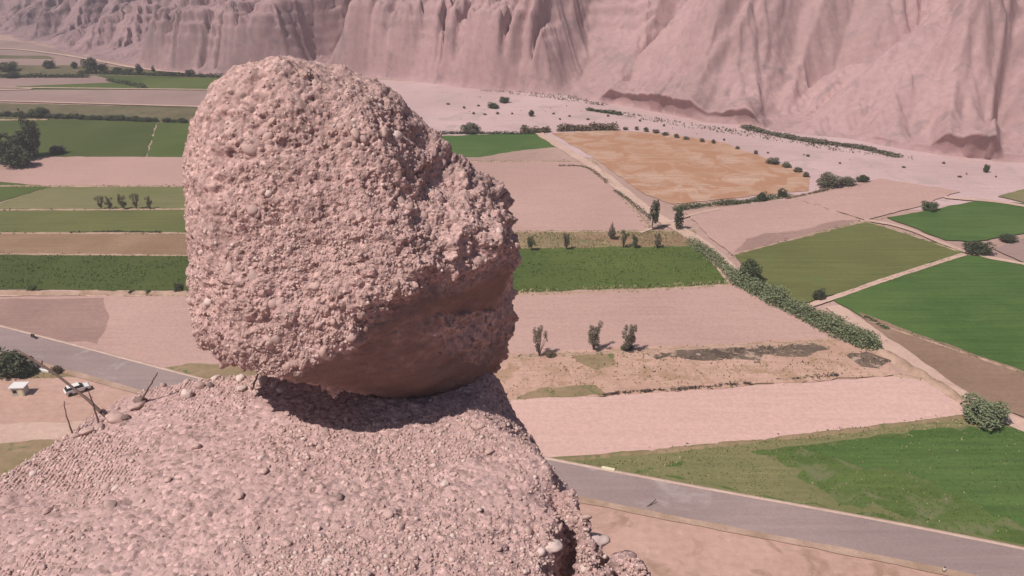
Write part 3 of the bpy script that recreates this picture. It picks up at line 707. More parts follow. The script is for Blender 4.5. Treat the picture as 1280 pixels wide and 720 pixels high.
# ------------------------------------------------------------ the balancing boulder
SIL = [(316, 72), (345, 66), (385, 66), (405, 80), (440, 90), (480, 98), (503, 116), (526, 138), (546, 162), (563, 184), (584, 201), (608, 223), (628, 248), (641, 274), (646, 300), (646, 345), (642, 385), (636, 420), (628, 448), (612, 470), (596, 486), (570, 498), (535, 503), (495, 501), (455, 494), (415, 485), (380, 477), (345, 470), (300, 460), (270, 448), (246, 434), (236, 405), (236, 370), (236, 330), (233, 290), (228, 250), (227, 210), (230, 175), (240, 150), (256, 124), (275, 100), (296, 80)]
def boulder():
    cpx = (440, 292); c = P(*cpx, BY); C0 = np.array(c[:])
    tgt = np.array([np.arctan2(cpx[1] - b, a - cpx[0]) for a, b in SIL]); tr = np.array([np.hypot(a - cpx[0], b - cpx[1]) for a, b in SIL])
    o_ = np.argsort(tgt); tgt, tr = tgt[o_], tr[o_]
    def R(th): return np.interp(th, np.r_[tgt - 2 * np.pi, tgt, tgt + 2 * np.pi], np.r_[tr, tr, tr])
    PL = [((-0.12, -0.88, 0.44), 1.08), ((0.62, -0.68, 0.38), 1.46), ((0.72, -0.22, 0.66), 1.72), ((-0.75, -0.62, 0.22), 1.68), ((0.58, -0.69, -0.42), 1.50), ((0.85, -0.35, -0.36), 2.25),
          ((-0.35, -0.45, -0.82), 2.25), ((-1, 0, 0.05), 2.1), ((1, 0.1, 0), 2.2), ((0, 0, -1), 2.2), ((0, 0.2, 1), 2.5), ((0.1, 1, 0.2), 1.9), ((0, 0.75, -0.65), 2.0), ((0.6, 0.1, 0.75), 2.2), ((-0.6, 0.1, 0.8), 2.3)]
    def radial(U):
        acc = 0
        for n, d in PL:
            n = np.array(n); n = n / np.linalg.norm(n); acc = acc + np.clip(U @ n / d, 0, None) ** 10
        return 1.05 * acc ** (-1 / 10)
    nth, n1, n2 = 900, 330, 60
    def dirs(nth, phi):
        th = np.linspace(-np.pi, np.pi, nth, endpoint=False); TH, PH = np.meshgrid(th, phi, indexing='ij')
        return TH, PH, np.stack([np.sin(PH) * np.cos(TH), -np.cos(PH), np.sin(PH) * np.sin(TH)], -1)
    NC = 64; corr_th = np.linspace(-np.pi, np.pi, NC, endpoint=False); corr = np.ones(NC)
    THc, PHc, Uc = dirs(360, np.linspace(0.3, 2.6, 120)); rc = radial(Uc.reshape(-1, 3)).reshape(THc.shape)
    gk = np.exp(-(np.arange(-9, 10) / 4.0) ** 2); gk /= gk.sum()
    def cint(th, PH):                     # broad fit over the body, fine fit only towards the outline
        sm = np.convolve(np.r_[corr[-9:], corr, corr[:9]], gk, 'valid'); xx = np.r_[corr_th - 2 * np.pi, corr_th, corr_th + 2 * np.pi]
        a_ = np.interp(th, xx, np.r_[corr, corr, corr]); b_ = np.interp(th, xx, np.r_[sm, sm, sm]); sp_ = np.sin(np.clip(PH, 0, np.pi))
        return 1 + (b_ - 1) * sp_ ** 2 + (a_ - b_) * sp_ ** 9
    def blend(PH): return np.sin(np.clip(PH, 0, np.pi)) ** 3
    for it in range(16):
        r = rc * cint(THc, PHc); W = C0 + Uc * r[..., None]
        x, y = proj(W[..., 0], W[..., 1], W[..., 2]); x, y = x.ravel() - cpx[0], cpx[1] - y.ravel()
        th = np.arctan2(y, x); rad = np.hypot(x, y); b = ((th + np.pi) / (2 * np.pi) * NC + 0.5).astype(int) % NC
        mx = np.zeros(NC); np.maximum.at(mx, b, rad)
        corr = corr * np.clip(R(corr_th) / np.maximum(mx, 1), 0.85, 1.18) ** 0.5
        k_ = np.array([.2, .6, .2]); corr = np.convolve(np.r_[corr[-1], corr, corr[0]], k_, 'valid')
    phi = np.r_[np.linspace(0.004, 1.9, n1), np.linspace(1.92, 3.137, n2)]
    TH, PH, U = dirs(nth, phi); r = radial(U.reshape(-1, 3)).reshape(TH.shape) * cint(TH, PH)
    V = (C0 + U * r[..., None]).reshape(-1, 3) - C0
    F = grid_faces(nth, len(phi), True)[:, ::-1]
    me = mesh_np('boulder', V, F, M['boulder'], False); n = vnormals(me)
    V += n * (fbm(V * 1.1, 3, 4) * 0.09)[:, None]
    # mask for the smooth underside, which also takes the painted shade tone
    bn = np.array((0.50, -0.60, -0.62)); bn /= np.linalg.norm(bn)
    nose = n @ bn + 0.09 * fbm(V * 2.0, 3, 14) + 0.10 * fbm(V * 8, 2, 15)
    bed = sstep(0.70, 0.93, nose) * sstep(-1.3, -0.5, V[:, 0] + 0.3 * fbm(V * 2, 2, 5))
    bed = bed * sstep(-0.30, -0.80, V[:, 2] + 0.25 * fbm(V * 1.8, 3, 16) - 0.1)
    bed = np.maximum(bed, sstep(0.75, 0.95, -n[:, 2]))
    kn = 0.45 + 0.75 * sstep(0.9, -0.9, V[:, 2] - 0.35 * V[:, 0] + 0.5 * fbm(V * 0.9, 3, 8)) + 0.15 * sstep(0.9, 1.6, V[:, 0])
    rel = clast_relief(V + 31, 1.0, 0, kn, 0.50 + 0.45 * sstep(-0.3, 0.3, fbm(V * 0.8, 2, 88)))
    amp = 1 - 0.80 * bed
    V2 = V + n * (rel * amp * 0.85 + bed * fbm(V * np.array([1.5, 1.5, 4]), 4, 61) * 0.06 - 0.02 + (0.04 + 0.05 * sstep(0.5, 1.2, V[:, 0])) * (1 - bed) * np.clip(0.6 - np.abs(fbm(V * 1.7, 4, 63)) * 3.2, -0.4, 1))[:, None]
    me.vertices.foreach_set('co', V2.astype(np.float32).ravel())
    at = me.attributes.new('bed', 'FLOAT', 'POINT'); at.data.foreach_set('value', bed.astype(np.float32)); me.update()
    return me, V2, vnormals(me), bed, c
bm_, BV, BN, BED, BC = boulder()
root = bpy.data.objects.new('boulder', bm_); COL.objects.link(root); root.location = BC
tag(root, 'huge pitted pinkish conglomerate boulder balanced on the stony hilltop', 'boulder')
W_ = BV + np.array(BC[:])
vd = np.array([0, 0, CAM_Z]) - W_; vis = np.where(((vd * BN).sum(1) > 0.5) & (BED < 0.3) & (W_[:, 1] < BY + 0.6))[0]
rad_ = np.hypot(BV[vis, 0], BV[vis, 2]) + 0.05
cl_ = np.clip(fbm(BV[vis] * 1.2, 3, 97) + 0.3, 0.03, 1) * (0.4 + sstep(1.2, -1.2, BV[vis][:, 2]))
p_, n_, s_ = scatter(BV, BN, vis, rad_ * cl_, 260, 0.022, 0.09, 3.5); put_stones(root, p_, n_, s_, 0.25)
p_, n_, s_ = scatter(BV, BN, vis, rad_ * cl_, 4500, 0.006, 0.026, 2.0); put_pebbles('pebbles', root, p_, n_, s_, M['stone'], 0.0)
p_, n_, s_ = scatter(BV, BN, vis, rad_ * cl_, 900, 0.006, 0.026, 2.0); put_pebbles('pebbles', root, p_, n_, s_, M['stone_pale'], 0.0)

# ------------------------------------------------------------ loose stones and sticks on the hilltop
def loose(px, py, wpx, m, label, group=None, flat=0.6, seed=0, name='loose_stone', sink=0.4):
    p, n = hill_at(px, py); s = wpx / 2 * (p.y * CP + (CAM_Z - p.z) * SP) / FPX
    V = rockverts(ICO3, seed + 40, 0.3) * np.array([1, 0.75, flat]) * s
    o = link(name, mesh_np(name, V, ICO3[1], M[m], True)); o.location = p + Vector((0, 0, s * flat * 0.55)); o.rotation_euler = (rr.uniform(-.2, .2), rr.uniform(-.2, .2), rr.uniform(0, 6))
    o.location.z = p.z + s * flat * sink
    return tag(o, label, 'stone', group)
loose(145, 527, 24, 'stone', 'large flat stone holding the foot of the long leaning stick', seed=1)
loose(158, 524, 12, 'stone_dark', 'small dark stone beside the foot of the long leaning stick', seed=2)
loose(178, 502, 16, 'stone_dark', 'dark stone at the foot of the short upright stick', seed=3)
loose(172, 508, 18, 'stone', 'flat pinkish stone just in front of the dark stone by the short stick', seed=4, flat=0.4)
loose(233, 495, 17, 'stone_pale', 'round pale stone alone on the crest left of the boulder', seed=5, flat=0.85)
loose(252, 484, 14, 'stone_grey', 'grey stone behind the round pale stone on the crest', seed=6)
loose(262, 482, 10, 'stone_dark', 'dark little stone between the crest and the boulder', seed=7)
loose(269, 470, 13, 'stone_pale', 'white stone on the edge of the crest under the overhang', seed=8, flat=0.5)
loose(204, 484, 12, 'stone_grey', 'grey stone at the outer edge of the crest behind the short stick', seed=9)
loose(302, 474, 15, 'stone_pale', 'whitish stone left of the little stick under the boulder', seed=10, flat=0.7)
loose(302, 487, 15, 'stone_pale', 'flat pale stone just in front of the little stick under the boulder', seed=11, flat=0.4)
loose(329, 478, 15, 'stone_pale', 'whitish stone right of the little stick under the boulder', seed=12, flat=0.7)
loose(343, 482, 11, 'stone_pale', 'third whitish stone in the row under the boulder, counted from the left', seed=13)
loose(352, 489, 12, 'stone_pale', 'last whitish stone at the dark gap under the boulder', seed=14)
loose(110, 540, 16, 'stone', 'flat stone midway along the stony edge below the long stick', seed=15, flat=0.45)
loose(125, 536, 14, 'stone_grey', 'grey stone next to the large flat one at the long stick', seed=16, flat=0.5)
loose(95, 546, 13, 'stone', 'stone beside the thin bent twig on the hill edge', seed=17, flat=0.5)
loose(557, 606, 12, 'stone_pale', 'small pale stone alone in the middle of the hilltop', seed=18)
loose(752, 668, 36, 'stone_pale', 'large pale oval stone sticking out of the right flank', seed=19, flat=0.42, sink=0.1)
loose(690, 682, 26, 'stone_pale', 'pale angular stone left of the dark cleft on the right flank', seed=20, flat=0.5, sink=0.1)

loose(426, 622, 12, 'stone_dark', 'small dark stone on the smooth middle of the hilltop', seed=22)
loose(140, 632, 18, 'stone_grey', 'grey stone on the lower left of the hilltop', seed=23, flat=0.5)
for i, (x, y, s) in enumerate([(330, 590, 12), (400, 560, 11), (245, 560, 13), (210, 600, 11), (60, 640, 13), (500, 660, 13), (480, 560, 10), (300, 620, 12), (612, 566, 12), (360, 680, 12)]):
    loose(x, y, s, 'stone', ['small stone on the hilltop straight below the left foot of the boulder', 'small stone in front of the left end of the boulder shadow', 'small stone just in front of the round pale crest stone', 'small stone midway between the crest sticks and the lower left of the picture',
          'small stone at the far left of the hilltop, near the picture edge', 'small stone at the bottom centre of the hilltop, left of the cracked flank', 'small stone nearest the middle of the boulder shadow', 'small stone near the centre of the left half of the hilltop',
          'small stone on the crest under the right end of the boulder shadow', 'lowest small stone, close to the bottom edge of the picture'][i], 'small stones on the hilltop', seed=30 + i)

def stick(base, tip, dy, r, label, bend=0.03, r1=0.5):
    p, n = hill_at(*base); q = P(*tip, p.y + dy); pts = []
    L = (q - p).length; side = Vector((0.3, 0.5, 0.8))
    for k_ in range(9):
        t = k_ / 8; pts.append(p.lerp(q, t) + side * bend * L * math.sin(t * math.pi) + Vector((rr.uniform(-1, 1), rr.uniform(-1, 1), rr.uniform(-1, 1))) * 0.006)
    pts[0] -= (q - p).normalized() * 0.08
    b = MB(); b.tube(pts, [r * (1 - (1 - r1) * k_ / 8) for k_ in range(9)], 8, 0.12)
    for k_ in (3, 6):
        b.tube([pts[k_], pts[k_] + Vector((rr.uniform(-1, 1), 0.3, 0.8)).normalized() * r * 2.4], [r * 0.5, r * 0.35], 6)
    o = b.build('stick', M['wood'], smooth=True); return tag(o, label, 'stick')
stick((138, 525), (22, 437), 0.5, 0.028, 'long thick grey stick leaning far out to the left over the valley')
stick((90, 543), (80, 502), 0.1, 0.013, 'thin bent twig standing at the left hill edge', -0.06)
stick((122, 528), (110, 489), 0.1, 0.015, 'thin twig standing behind the long leaning stick', 0.05)
stick((174, 503), (197, 466), 0.1, 0.017, 'short dark stick leaning right on the hill crest', 0.02)
stick((315, 487), (328, 453), -0.1, 0.017, 'little brown stick propped against the left foot of the boulder', 0.02)

# ------------------------------------------------------------ trees, bushes, hedges
def leaves(pts, size, seed=0, up=0.35):
    r_ = np.random.default_rng(seed); n = len(pts)
    a = r_.normal(size=(n, 3)); a[:, 2] *= 0.6; a /= np.linalg.norm(a, axis=1)[:, None]
    b = np.cross(a, r_.normal(size=(n, 3))); b /= np.linalg.norm(b, axis=1)[:, None]
    s = size * r_.uniform(0.6, 1.3, n)[:, None]
    V = np.stack([pts - a * s, pts + b * s * 0.42, pts + a * s, pts - b * s * 0.42], 1).reshape(-1, 3)
    return V, np.arange(n * 4).reshape(n, 4)
def crown_pts(lobes, n, seed):
    r_ = np.random.default_rng(seed); vol = np.array([l[3] * l[4] * l[5] for l in lobes]) ** 0.8; k_ = r_.choice(len(lobes), n, p=vol / vol.sum())
    L = np.array(lobes)[k_]; u = r_.normal(size=(n, 3)); u /= np.linalg.norm(u, axis=1)[:, None]; rad = r_.random(n) ** 0.42
    p = L[:, :3] + u * rad[:, None] * L[:, 3:6]
    keep = (fbm(p * 3.1 + seed, 2, seed) > -0.42) & (p[:, 2] > 0.0); return p[keep]
# unit-size prototypes: height 1, width about 1
def proto(style, seed):
    r_ = random.Random(seed); lob = []; st = MB(); nl = 900; ls = 0.055
    if style == 'poplar':
        for i in range(9):
            t = r_.random(); lob.append((r_.uniform(-.26, .26), r_.uniform(-.26, .26), 0.25 + 0.6 * t, 0.26 - 0.1 * t, 0.26 - 0.1 * t, 0.2))
        for i in range(3):
            x, y = r_.uniform(-.1, .1), r_.uniform(-.1, .1); st.tube([(x * .3, y * .3, -0.02), (x * .8, y * .8, 0.35), (x, y, 0.85)], [0.03, 0.022, 0.006], 6)
        nl = 2200; ls = 0.04
    elif style == 'open':
        for i in range(16):
            a = r_.uniform(0, 6.28); z = r_.uniform(.32, .92); d = r_.uniform(0.05, .14 + .36 * (1 - abs(z - .75) * 1.6))
            lob.append((math.cos(a) * d, math.sin(a) * d, z, .13, .13, .15))
            st.tube([(0, 0, -0.02), (math.cos(a) * d * .3, math.sin(a) * d * .3, z * .4), (math.cos(a) * d * 1.2, math.sin(a) * d * 1.2, z + .06)], [0.022, 0.014, 0.004], 5)
        nl = 2300; ls = 0.032
    elif style == 'bush':
        for i in range(12):
            a = r_.uniform(0, 6.28); d = r_.uniform(0, .33); lob.append((math.cos(a) * d, math.sin(a) * d, r_.uniform(.3, .68), .22, .22, .26))
        lob.append((0, 0, .3, .42, .42, .3))
        for i in range(5):
            a = r_.uniform(0, 6.28); st.tube([(0, 0, -0.02), (math.cos(a) * .12, math.sin(a) * .12, .3), (math.cos(a) * .28, math.sin(a) * .28, .65)], [0.03, 0.02, 0.006], 5)
        nl = 4200; ls = 0.045
    p = crown_pts(lob, nl, seed); V, F = leaves(p, ls, seed); return V, F, st
PROTO = {}
def make_plant(name, style, m, px, py, wpx, hpx, label, cat='tree', group=None, var=0, dens=None):
    k_ = (style, m, var)
    if k_ not in PROTO:
        V, F, st = proto(style, 100 + var * 7 + len(style))
        cm = mesh_np('crown', V, F, M[m]); tm = bpy.data.meshes.new('trunk'); tm.from_pydata(st.v, [], st.f); tm.materials.append(M['bark']); tm.update()
        PROTO[k_] = (cm, tm)
    cm, tm = PROTO[k_]; g_ = G(px, py); s = mpp(px, py); dep = math.atan2(CAM_Z, g_.y)
    h = hpx * s / math.cos(dep) * 0.97; wd = wpx * s
    if style == 'bush': h = max(0.4 * wd, hpx * s - wd * math.sin(dep) * 0.35) / math.cos(dep) ; g_.y += wd * 0.25
    r_ = bpy.data.objects.new(name, None); COL.objects.link(r_); r_.location = g_; r_.rotation_euler = (0, 0, rr.uniform(0, 6.28)); r_.scale = (wd, wd, h); r_.empty_display_size = 0.5
    tag(r_, label, cat, group)
    c = link('crown', cm, r_); t = link('trunk', tm, r_)
    return r_
T = make_plant
gp = 'poplars at the end of the fallow field'
T('poplar_tree', 'poplar', 'leaf_dark', 815, 287, 17, 38, 'taller poplar clump on the left of the two by the dirt track', group=gp)
T('poplar_tree', 'poplar', 'leaf_dark', 846, 287, 18, 32, 'shorter poplar clump on the right of the two by the dirt track', group=gp, var=1)
gp = 'five young trees in the pale green field'
for i, (x, l) in enumerate([(127, 'leftmost of the five small trees in the pale field, close to the second'), (137, 'second from the left of the five small trees, touching the first'), (155, 'middle one of the five small trees, standing apart'), (171, 'second from the right of the five small trees'), (188, 'rightmost and narrowest of the five small trees')]):
    T('small_tree', 'open', 'leaf_grey', x, 262, (13, 13, 14, 13, 11)[i], (17, 16, 20, 20, 17)[i], l, group=gp, var=i % 3)
gp = 'three bare-looking trees on the near fallow field'
T('small_tree', 'open', 'leaf_grey', 674, 446, 22, 37, 'left and sparsest of three trees beside the rough strip', group=gp, var=0)
T('bush', 'bush', 'leaf_brown', 688, 448, 16, 12, 'low dead bush at the foot of the sparsest tree', 'bush', var=2)
T('small_tree', 'open', 'leaf_grey', 742, 438, 26, 34, 'middle one of three trees beside the rough strip', group=gp, var=1)
T('small_tree', 'open', 'leaf_grey', 784, 440, 26, 36, 'right and fullest of three trees beside the rough strip', group=gp, var=2)
T('bush', 'bush', 'leaf_dark', 784, 440, 20, 10, 'dark scrub round the foot of the fullest of three trees', 'bush', var=1)
gp = 'young trees on the weedy strip right of the boulder'
for i, (x, y, h, l) in enumerate([(665, 314, 19, 'nearest to the boulder of the young trees on the weedy strip'), (708, 313, 22, 'second young tree from the boulder on the weedy strip'), (765, 300, 22, 'young tree at the back of the weedy strip, below the fallow field'), (779, 310, 22, 'young tree just right and in front of the one at the back of the strip'), (794, 310, 18, 'fifth young tree from the boulder on the weedy strip'), (822, 311, 20, 'young tree under the two poplars at the strip end')]):
    T('small_tree', 'open' if i % 2 else 'poplar', 'leaf_grey' if i in (1, 5, 2) else 'leaf', x, y, 13, h, l, group=gp, var=i % 3)
T('big_bush', 'bush', 'leaf_bright', 1235, 536, 62, 42, 'big round bush at the corner of the near green field', 'bush', var=0)
T('bush', 'bush', 'leaf_dark', 1025, 376, 20, 17, 'small dark bush where the path meets the mid green field', 'bush', var=1)
T('tree', 'bush', 'leaf', 938, 354, 34, 36, 'rounded tree at the upper end of the long hedge', 'tree', var=2)
T('bush', 'bush', 'leaf_dark', 1226, 320, 38, 22, 'wide dark bush at the corner of two green fields on the right', 'bush', var=1)
T('bush', 'bush', 'leaf_dark', 1262, 304, 26, 14, 'low dark bush by the brown plot at the right edge', 'bush', var=2)
T('bush', 'bush', 'leaf', 1164, 265, 24, 15, 'squat clipped bush on the upper edge of the bright green field', 'bush', var=0)
T('bush', 'bush', 'leaf_grey', 587, 168, 28, 16, 'round grey bush behind the small green field by the boulder', 'bush', var=0)
for i, (x, y, wd, h, l) in enumerate([(1038, 236, 36, 22, 'largest grey bush beyond the straw field corner'), (1060, 234, 26, 15, 'grey bush right of the largest one beyond the straw field'), (1079, 229, 18, 12, 'small dark bush ending the row beyond the straw field')]):
    T('bush', 'bush', 'leaf_grey' if i < 2 else 'leaf_dark', x, y, wd, h, l, 'bush', 'bushes beyond the straw field', var=i)
T('bush', 'bush', 'leaf_dark', 953, 252, 14, 14, 'dark bush at the left on the green hedge line under the straw field', 'bush', var=1)
T('bush', 'bush', 'leaf_dark', 978, 248, 14, 14, 'dark bush at the right end of the green hedge line under the straw field', 'bush', var=0)
T('bush', 'bush', 'leaf_dark', 1233, 216, 9, 12, 'lone dark bush on the pale river bed at the right', 'bush', var=0)
T('bush', 'bush', 'leaf_dark', 630, 129, 16, 9, 'dark bush on the pale river bed under the bluff', 'bush', var=0)
T('bush', 'bush', 'leaf_dark', 616, 136, 18, 6, 'flat bush left of the dark one on the river bed', 'bush', var=1)
T('bush', 'bush', 'leaf_dark', 664, 146, 8, 10, 'narrow dark bush alone in the middle of the river bed', 'bush', var=2)
# left side
gp = 'trees of the dark grove at the left edge'
T('tree', 'poplar', 'leaf_dark', 44, 196, 30, 60, 'tall dark tree on the right of the grove at the left edge', group=gp, var=2)
T('tree', 'bush', 'leaf_dark', 28, 200, 40, 42, 'broad dark tree in the middle of the grove at the left edge', group=gp, var=2)
T('tree', 'bush', 'leaf_dark', 4, 206, 46, 44, 'broad dark tree cut by the left edge of the picture', group=gp, var=0)
T('tree', 'bush', 'leaf_dark', 16, 212, 44, 34, 'low spreading dark tree at the foot of the grove at the left edge', group=gp, var=1)
T('bush', 'bush', 'leaf_dark', 70, 193, 22, 13, 'low dark bush just right of the grove', 'bush', var=1)
T('bush', 'bush', 'leaf', 40, 367, 13, 12, 'leftmost bush on the pale bank above the fallow field', 'bush', 'bushes on the pale bank', var=0)
T('bush', 'bush', 'leaf', 164, 369, 10, 8, 'second bush from the left on the pale bank', 'bush', 'bushes on the pale bank', var=1)
T('bush', 'bush', 'leaf', 185, 369, 9, 8, 'third bush from the left on the pale bank', 'bush', 'bushes on the pale bank', var=2)
T('bush', 'bush', 'leaf_dark', 223, 368, 15, 16, 'bush on the pale bank right beside the boulder', 'bush', 'bushes on the pale bank', var=0)
T('bush', 'bush', 'leaf_dark', 6, 475, 60, 42, 'big dark bush beside the road at the left edge', 'bush', var=1)
T('bush', 'bush', 'leaf_dark', 30, 474, 26, 22, 'lower dark bush joined to the right of the big roadside one', 'bush', var=2)
T('bush', 'bush', 'leaf_brown', 70, 470, 15, 15, 'small brownish bush by the road above the white car', 'bush', var=1)
# far trees in the valley
gp = 'far dark trees along the valley hedges'
FT = ['dark far-off tree group touching the left edge of the picture', 'dark far tree standing a little in front of the pale far field', 'small far tree just left of the largest far tree', 'largest of the far trees, a broad dark crown at the middle of the line',
      'far tree leaning against the right side of the largest far tree', 'second far tree right of the largest one', 'low far tree third right of the largest one', 'far tree with a raised crown, fourth right of the largest one', 'slim upright far tree alone in the line behind the green plots',
      'rightmost far tree, next to the boulder edge', 'low far tree between the slim one and the rightmost one', 'low dark scrub tree in front of the group at the left edge']
for i, (x, y, wd, h) in enumerate([(8, 90, 30, 12), (60, 86, 18, 12), (92, 86, 10, 10), (112, 92, 22, 22), (128, 90, 14, 12), (145, 92, 16, 9), (160, 92, 14, 7), (173, 92, 12, 13), (192, 91, 6, 10), (236, 96, 16, 10), (215, 95, 12, 6), (12, 98, 22, 6)]):
    T('tree', 'bush' if wd > 7 else 'poplar', 'leaf_dark', x, y, wd, h, FT[i], 'tree', gp, var=i % 3)
gp = 'dark bushes of the hedge line behind the left green field'
lab = 'dark bush in the hedge line behind the left green field'
for i in range(34):
    x = 2 + i * 7.2 + rr.uniform(-3, 3); y = 146 + x * 0.035
    wd, h = rr.uniform(9, 17), rr.uniform(5, 9)
    if i in (6, 7): wd, h = 24, 15
    T('bush', 'bush', 'leaf_dark' if i % 3 else 'leaf', x, y, wd, h, lab, 'bush', gp, var=i % 3)
gp = 'specks of scrub on the far hillside'; lab = 'tiny dark shrub on the hazy far slope at the top left'
for i in range(16):
    x, y = rr.uniform(-5, 85), rr.uniform(3, 24)
    T('shrub', 'bush', 'leaf_dark', x, y, rr.uniform(5, 13), rr.uniform(3, 5), lab, 'shrub', gp, var=i % 3)
gp = 'scrub scattered on the river bed'; lab = 'tiny dark shrub dotted on the pale river bed'
for i, (x, y) in enumerate([(560, 131), (580, 136), (598, 133), (592, 143), (606, 144), (622, 143), (640, 143), (692, 143), (712, 146), (700, 150), (735, 150), (760, 146), (800, 152), (830, 158), (1010, 196), (1050, 205), (1180, 205), (1200, 222), (1245, 222), (1130, 210), (905, 176), (960, 192)]):
    T('shrub', 'bush', 'leaf_brown', x, y, rr.uniform(3, 6), rr.uniform(2.5, 4), lab, 'shrub', gp, var=i % 3)
gp = 'brush at the foot of the mountain'
tufts_later = [[(765, 138), (870, 156), (960, 167), (1060, 183), (1140, 196), (1140, 200), (1040, 189), (940, 172), (850, 159), (760, 142)], [(600, 108), (700, 118), (760, 128), (760, 134), (690, 124), (600, 114)]]
gp = 'shrubs edging the far side of the straw field'; lab = 'little brown shrub on the far edge of the straw field'
for i, (x, y, wd) in enumerate([(782, 163, 8), (796, 163, 6), (808, 165, 8), (820, 167, 12), (832, 170, 10), (846, 173, 8), (858, 175, 10), (878, 178, 8), (892, 180, 6), (922, 187, 7), (945, 193, 6)]):
    T('shrub', 'bush', 'leaf_brown' if i % 2 else 'leaf_grey', x, y, wd, 5 + (i % 3), lab, 'shrub', gp, var=i % 3)
gp = 'grey shrubs on the right edge of the straw field'; lab = ['widest and topmost pale grey shrub on the right edge of the straw field', 'second pale grey shrub down the right edge of the straw field', 'third pale grey shrub down the right edge of the straw field', 'smallest and lowest pale grey shrub on the right edge of the straw field']
for i, (x, y, wd) in enumerate([(968, 206, 20), (984, 210, 16), (998, 216, 14), (1008, 222, 10)]):
    T('shrub', 'bush', 'leaf_grey', x, y, wd, 8, lab[i], 'shrub', gp, var=i % 3)

def hedge(pts, wpx, hm_, m, label, n=6000, ls=0.26, seed=3, wvar=0.35):
    L = ribbon_pts(smooth_line(GL(*pts)), 0.8); A = np.array([(l.x, l.y, 0) for l in L]); r_ = np.random.default_rng(seed)
    mp_ = mpp(*pts[len(pts) // 2]); W = wpx * mp_
    hn = 1 + wvar * fbm(A * 0.35, 3, seed) * 1.6
    k_ = r_.integers(0, len(A), n); u = r_.normal(size=(n, 3)); u /= np.linalg.norm(u, axis=1)[:, None]; rad = r_.random(n) ** 0.35
    hh = hm_ * hn[k_]; ww = W / 2 * (0.8 + 0.4 * hn[k_] - 0.2)
    p = A[k_] + np.stack([u[:, 0] * rad * ww + r_.normal(size=n) * .3, u[:, 1] * rad * ww, np.abs(u[:, 2]) * rad * hh], 1)
    p = p[fbm(p * 1.3, 2, seed) > -0.35]
    o0 = A.mean(0); root_ = bpy.data.objects.new('hedge', None); COL.objects.link(root_); root_.location = o0
    V, F = leaves(p - o0, ls, seed); link('foliage', mesh_np('foliage', V, F, M[m]), root_)
    st = MB()
    for i in range(0, len(L), 3):
        q = Vector(A[i] - o0); st.tube([q + Vector((0, 0, -.05)), q + Vector((r_.uniform(-.4, .4), r_.uniform(-.4, .4), hm_ * 0.6))], [0.08, 0.03], 5)
    st.build('stems', M['bark'], root_)
    return tag(root_, label, 'hedge')
hedge([(925, 352), (950, 368), (990, 388), (1030, 408), (1062, 424), (1084, 432)], 36, 3.6, 'leaf_bright', 'long thick green hedge running down beside the dirt path', 17000, 0.30, 3)
hedge([(865, 305), (890, 322), (912, 342), (925, 352)], 24, 1.8, 'leaf_bright', 'loose green hedge continuing up along the bright strip', 4500, 0.26, 4)
hedge([(845, 263), (880, 258), (930, 254), (985, 246)], 9, 1.6, 'leaf', 'low green hedge under the straw field', 4000, 0.3, 5)
hedge([(655, 167), (668, 167), (684, 165)], 10, 3.0, 'leaf_brown', 'short brown hedge right of the round grey bush', 1500, 0.5, 6)
hedge([(700, 164), (730, 163), (768, 163)], 9, 3.0, 'leaf_brown', 'long reddish-brown hedge at the back of the straw field', 3500, 0.5, 7)
hedge([(550, 168), (580, 167), (655, 168)], 5, 1.2, 'leaf_dark', 'low dark hedge behind the small green field', 1500, 0.4, 8)
hedge([(985, 249), (1010, 244), (1040, 237)], 6, 1.0, 'leaf_brown', 'low brown hedge leading to the grey bushes', 1200, 0.3, 9)
hedge([(735, 138), (755, 141), (775, 144)], 6, 1.4, 'leaf_dark', 'dark thicket at the foot of the mountain, left of the cut bank', 1000, 0.5, 10)
hedge([(930, 160), (980, 172), (1030, 180)], 13, 1.5, 'leaf_grey', 'long grey-green thicket along the foot of the cut bank', 3600, 0.5, 11)
hedge([(1035, 180), (1080, 186), (1120, 196)], 14, 1.3, 'leaf_grey', 'olive thicket right of the green one at the mountain foot', 3000, 0.5, 12)
hedge([(1083, 398), (1108, 412)], 7, 0.8, 'leaf', 'short low green row on the brown strip beside the path', 1200, 0.25, 13)
hedge([(757, 495), (780, 493), (860, 488), (935, 481)], 6, 0.8, 'burnt', 'ragged dark scrub along the ledge above the pale field', 2600, 0.22, 24)
hedge([(975, 477), (1010, 474), (1045, 471)], 6, 0.7, 'burnt', 'second shorter dark scrub line on the ledge, further right', 1000, 0.22, 25)
hedge([(90, 292), (140, 290), (200, 292)], 4, 0.7, 'leaf', 'thin green fringe between the pale field and brown strip', 1500, 0.3, 14)
hedge([(-40, 98), (20, 97), (60, 97), (110, 97)], 5, 2.2, 'leaf_dark', 'dark far hedge along the near edge of the olive strip at the far left', 3000, 0.6, 21)
hedge([(100, 92), (150, 93), (200, 95), (280, 97)], 6, 2.2, 'leaf_dark', 'dark far hedge behind the two far green plots', 3500, 0.6, 22)
hedge([(135, 101), (160, 106), (180, 110)], 7, 2.0, 'leaf', 'scrubby hedge between the two far green plots', 1500, 0.5, 23)
hedge([(700, 208), (728, 208), (742, 214), (760, 230)], 4, 0.8, 'leaf_brown', 'dry scrub along the corner of the fallow field and dirt track', 1200, 0.3, 15)
hedge([(770, 240), (800, 262), (812, 272)], 4, 0.8, 'leaf_grey', 'grey scrub between the fallow field and the dirt track', 1500, 0.28, 16)

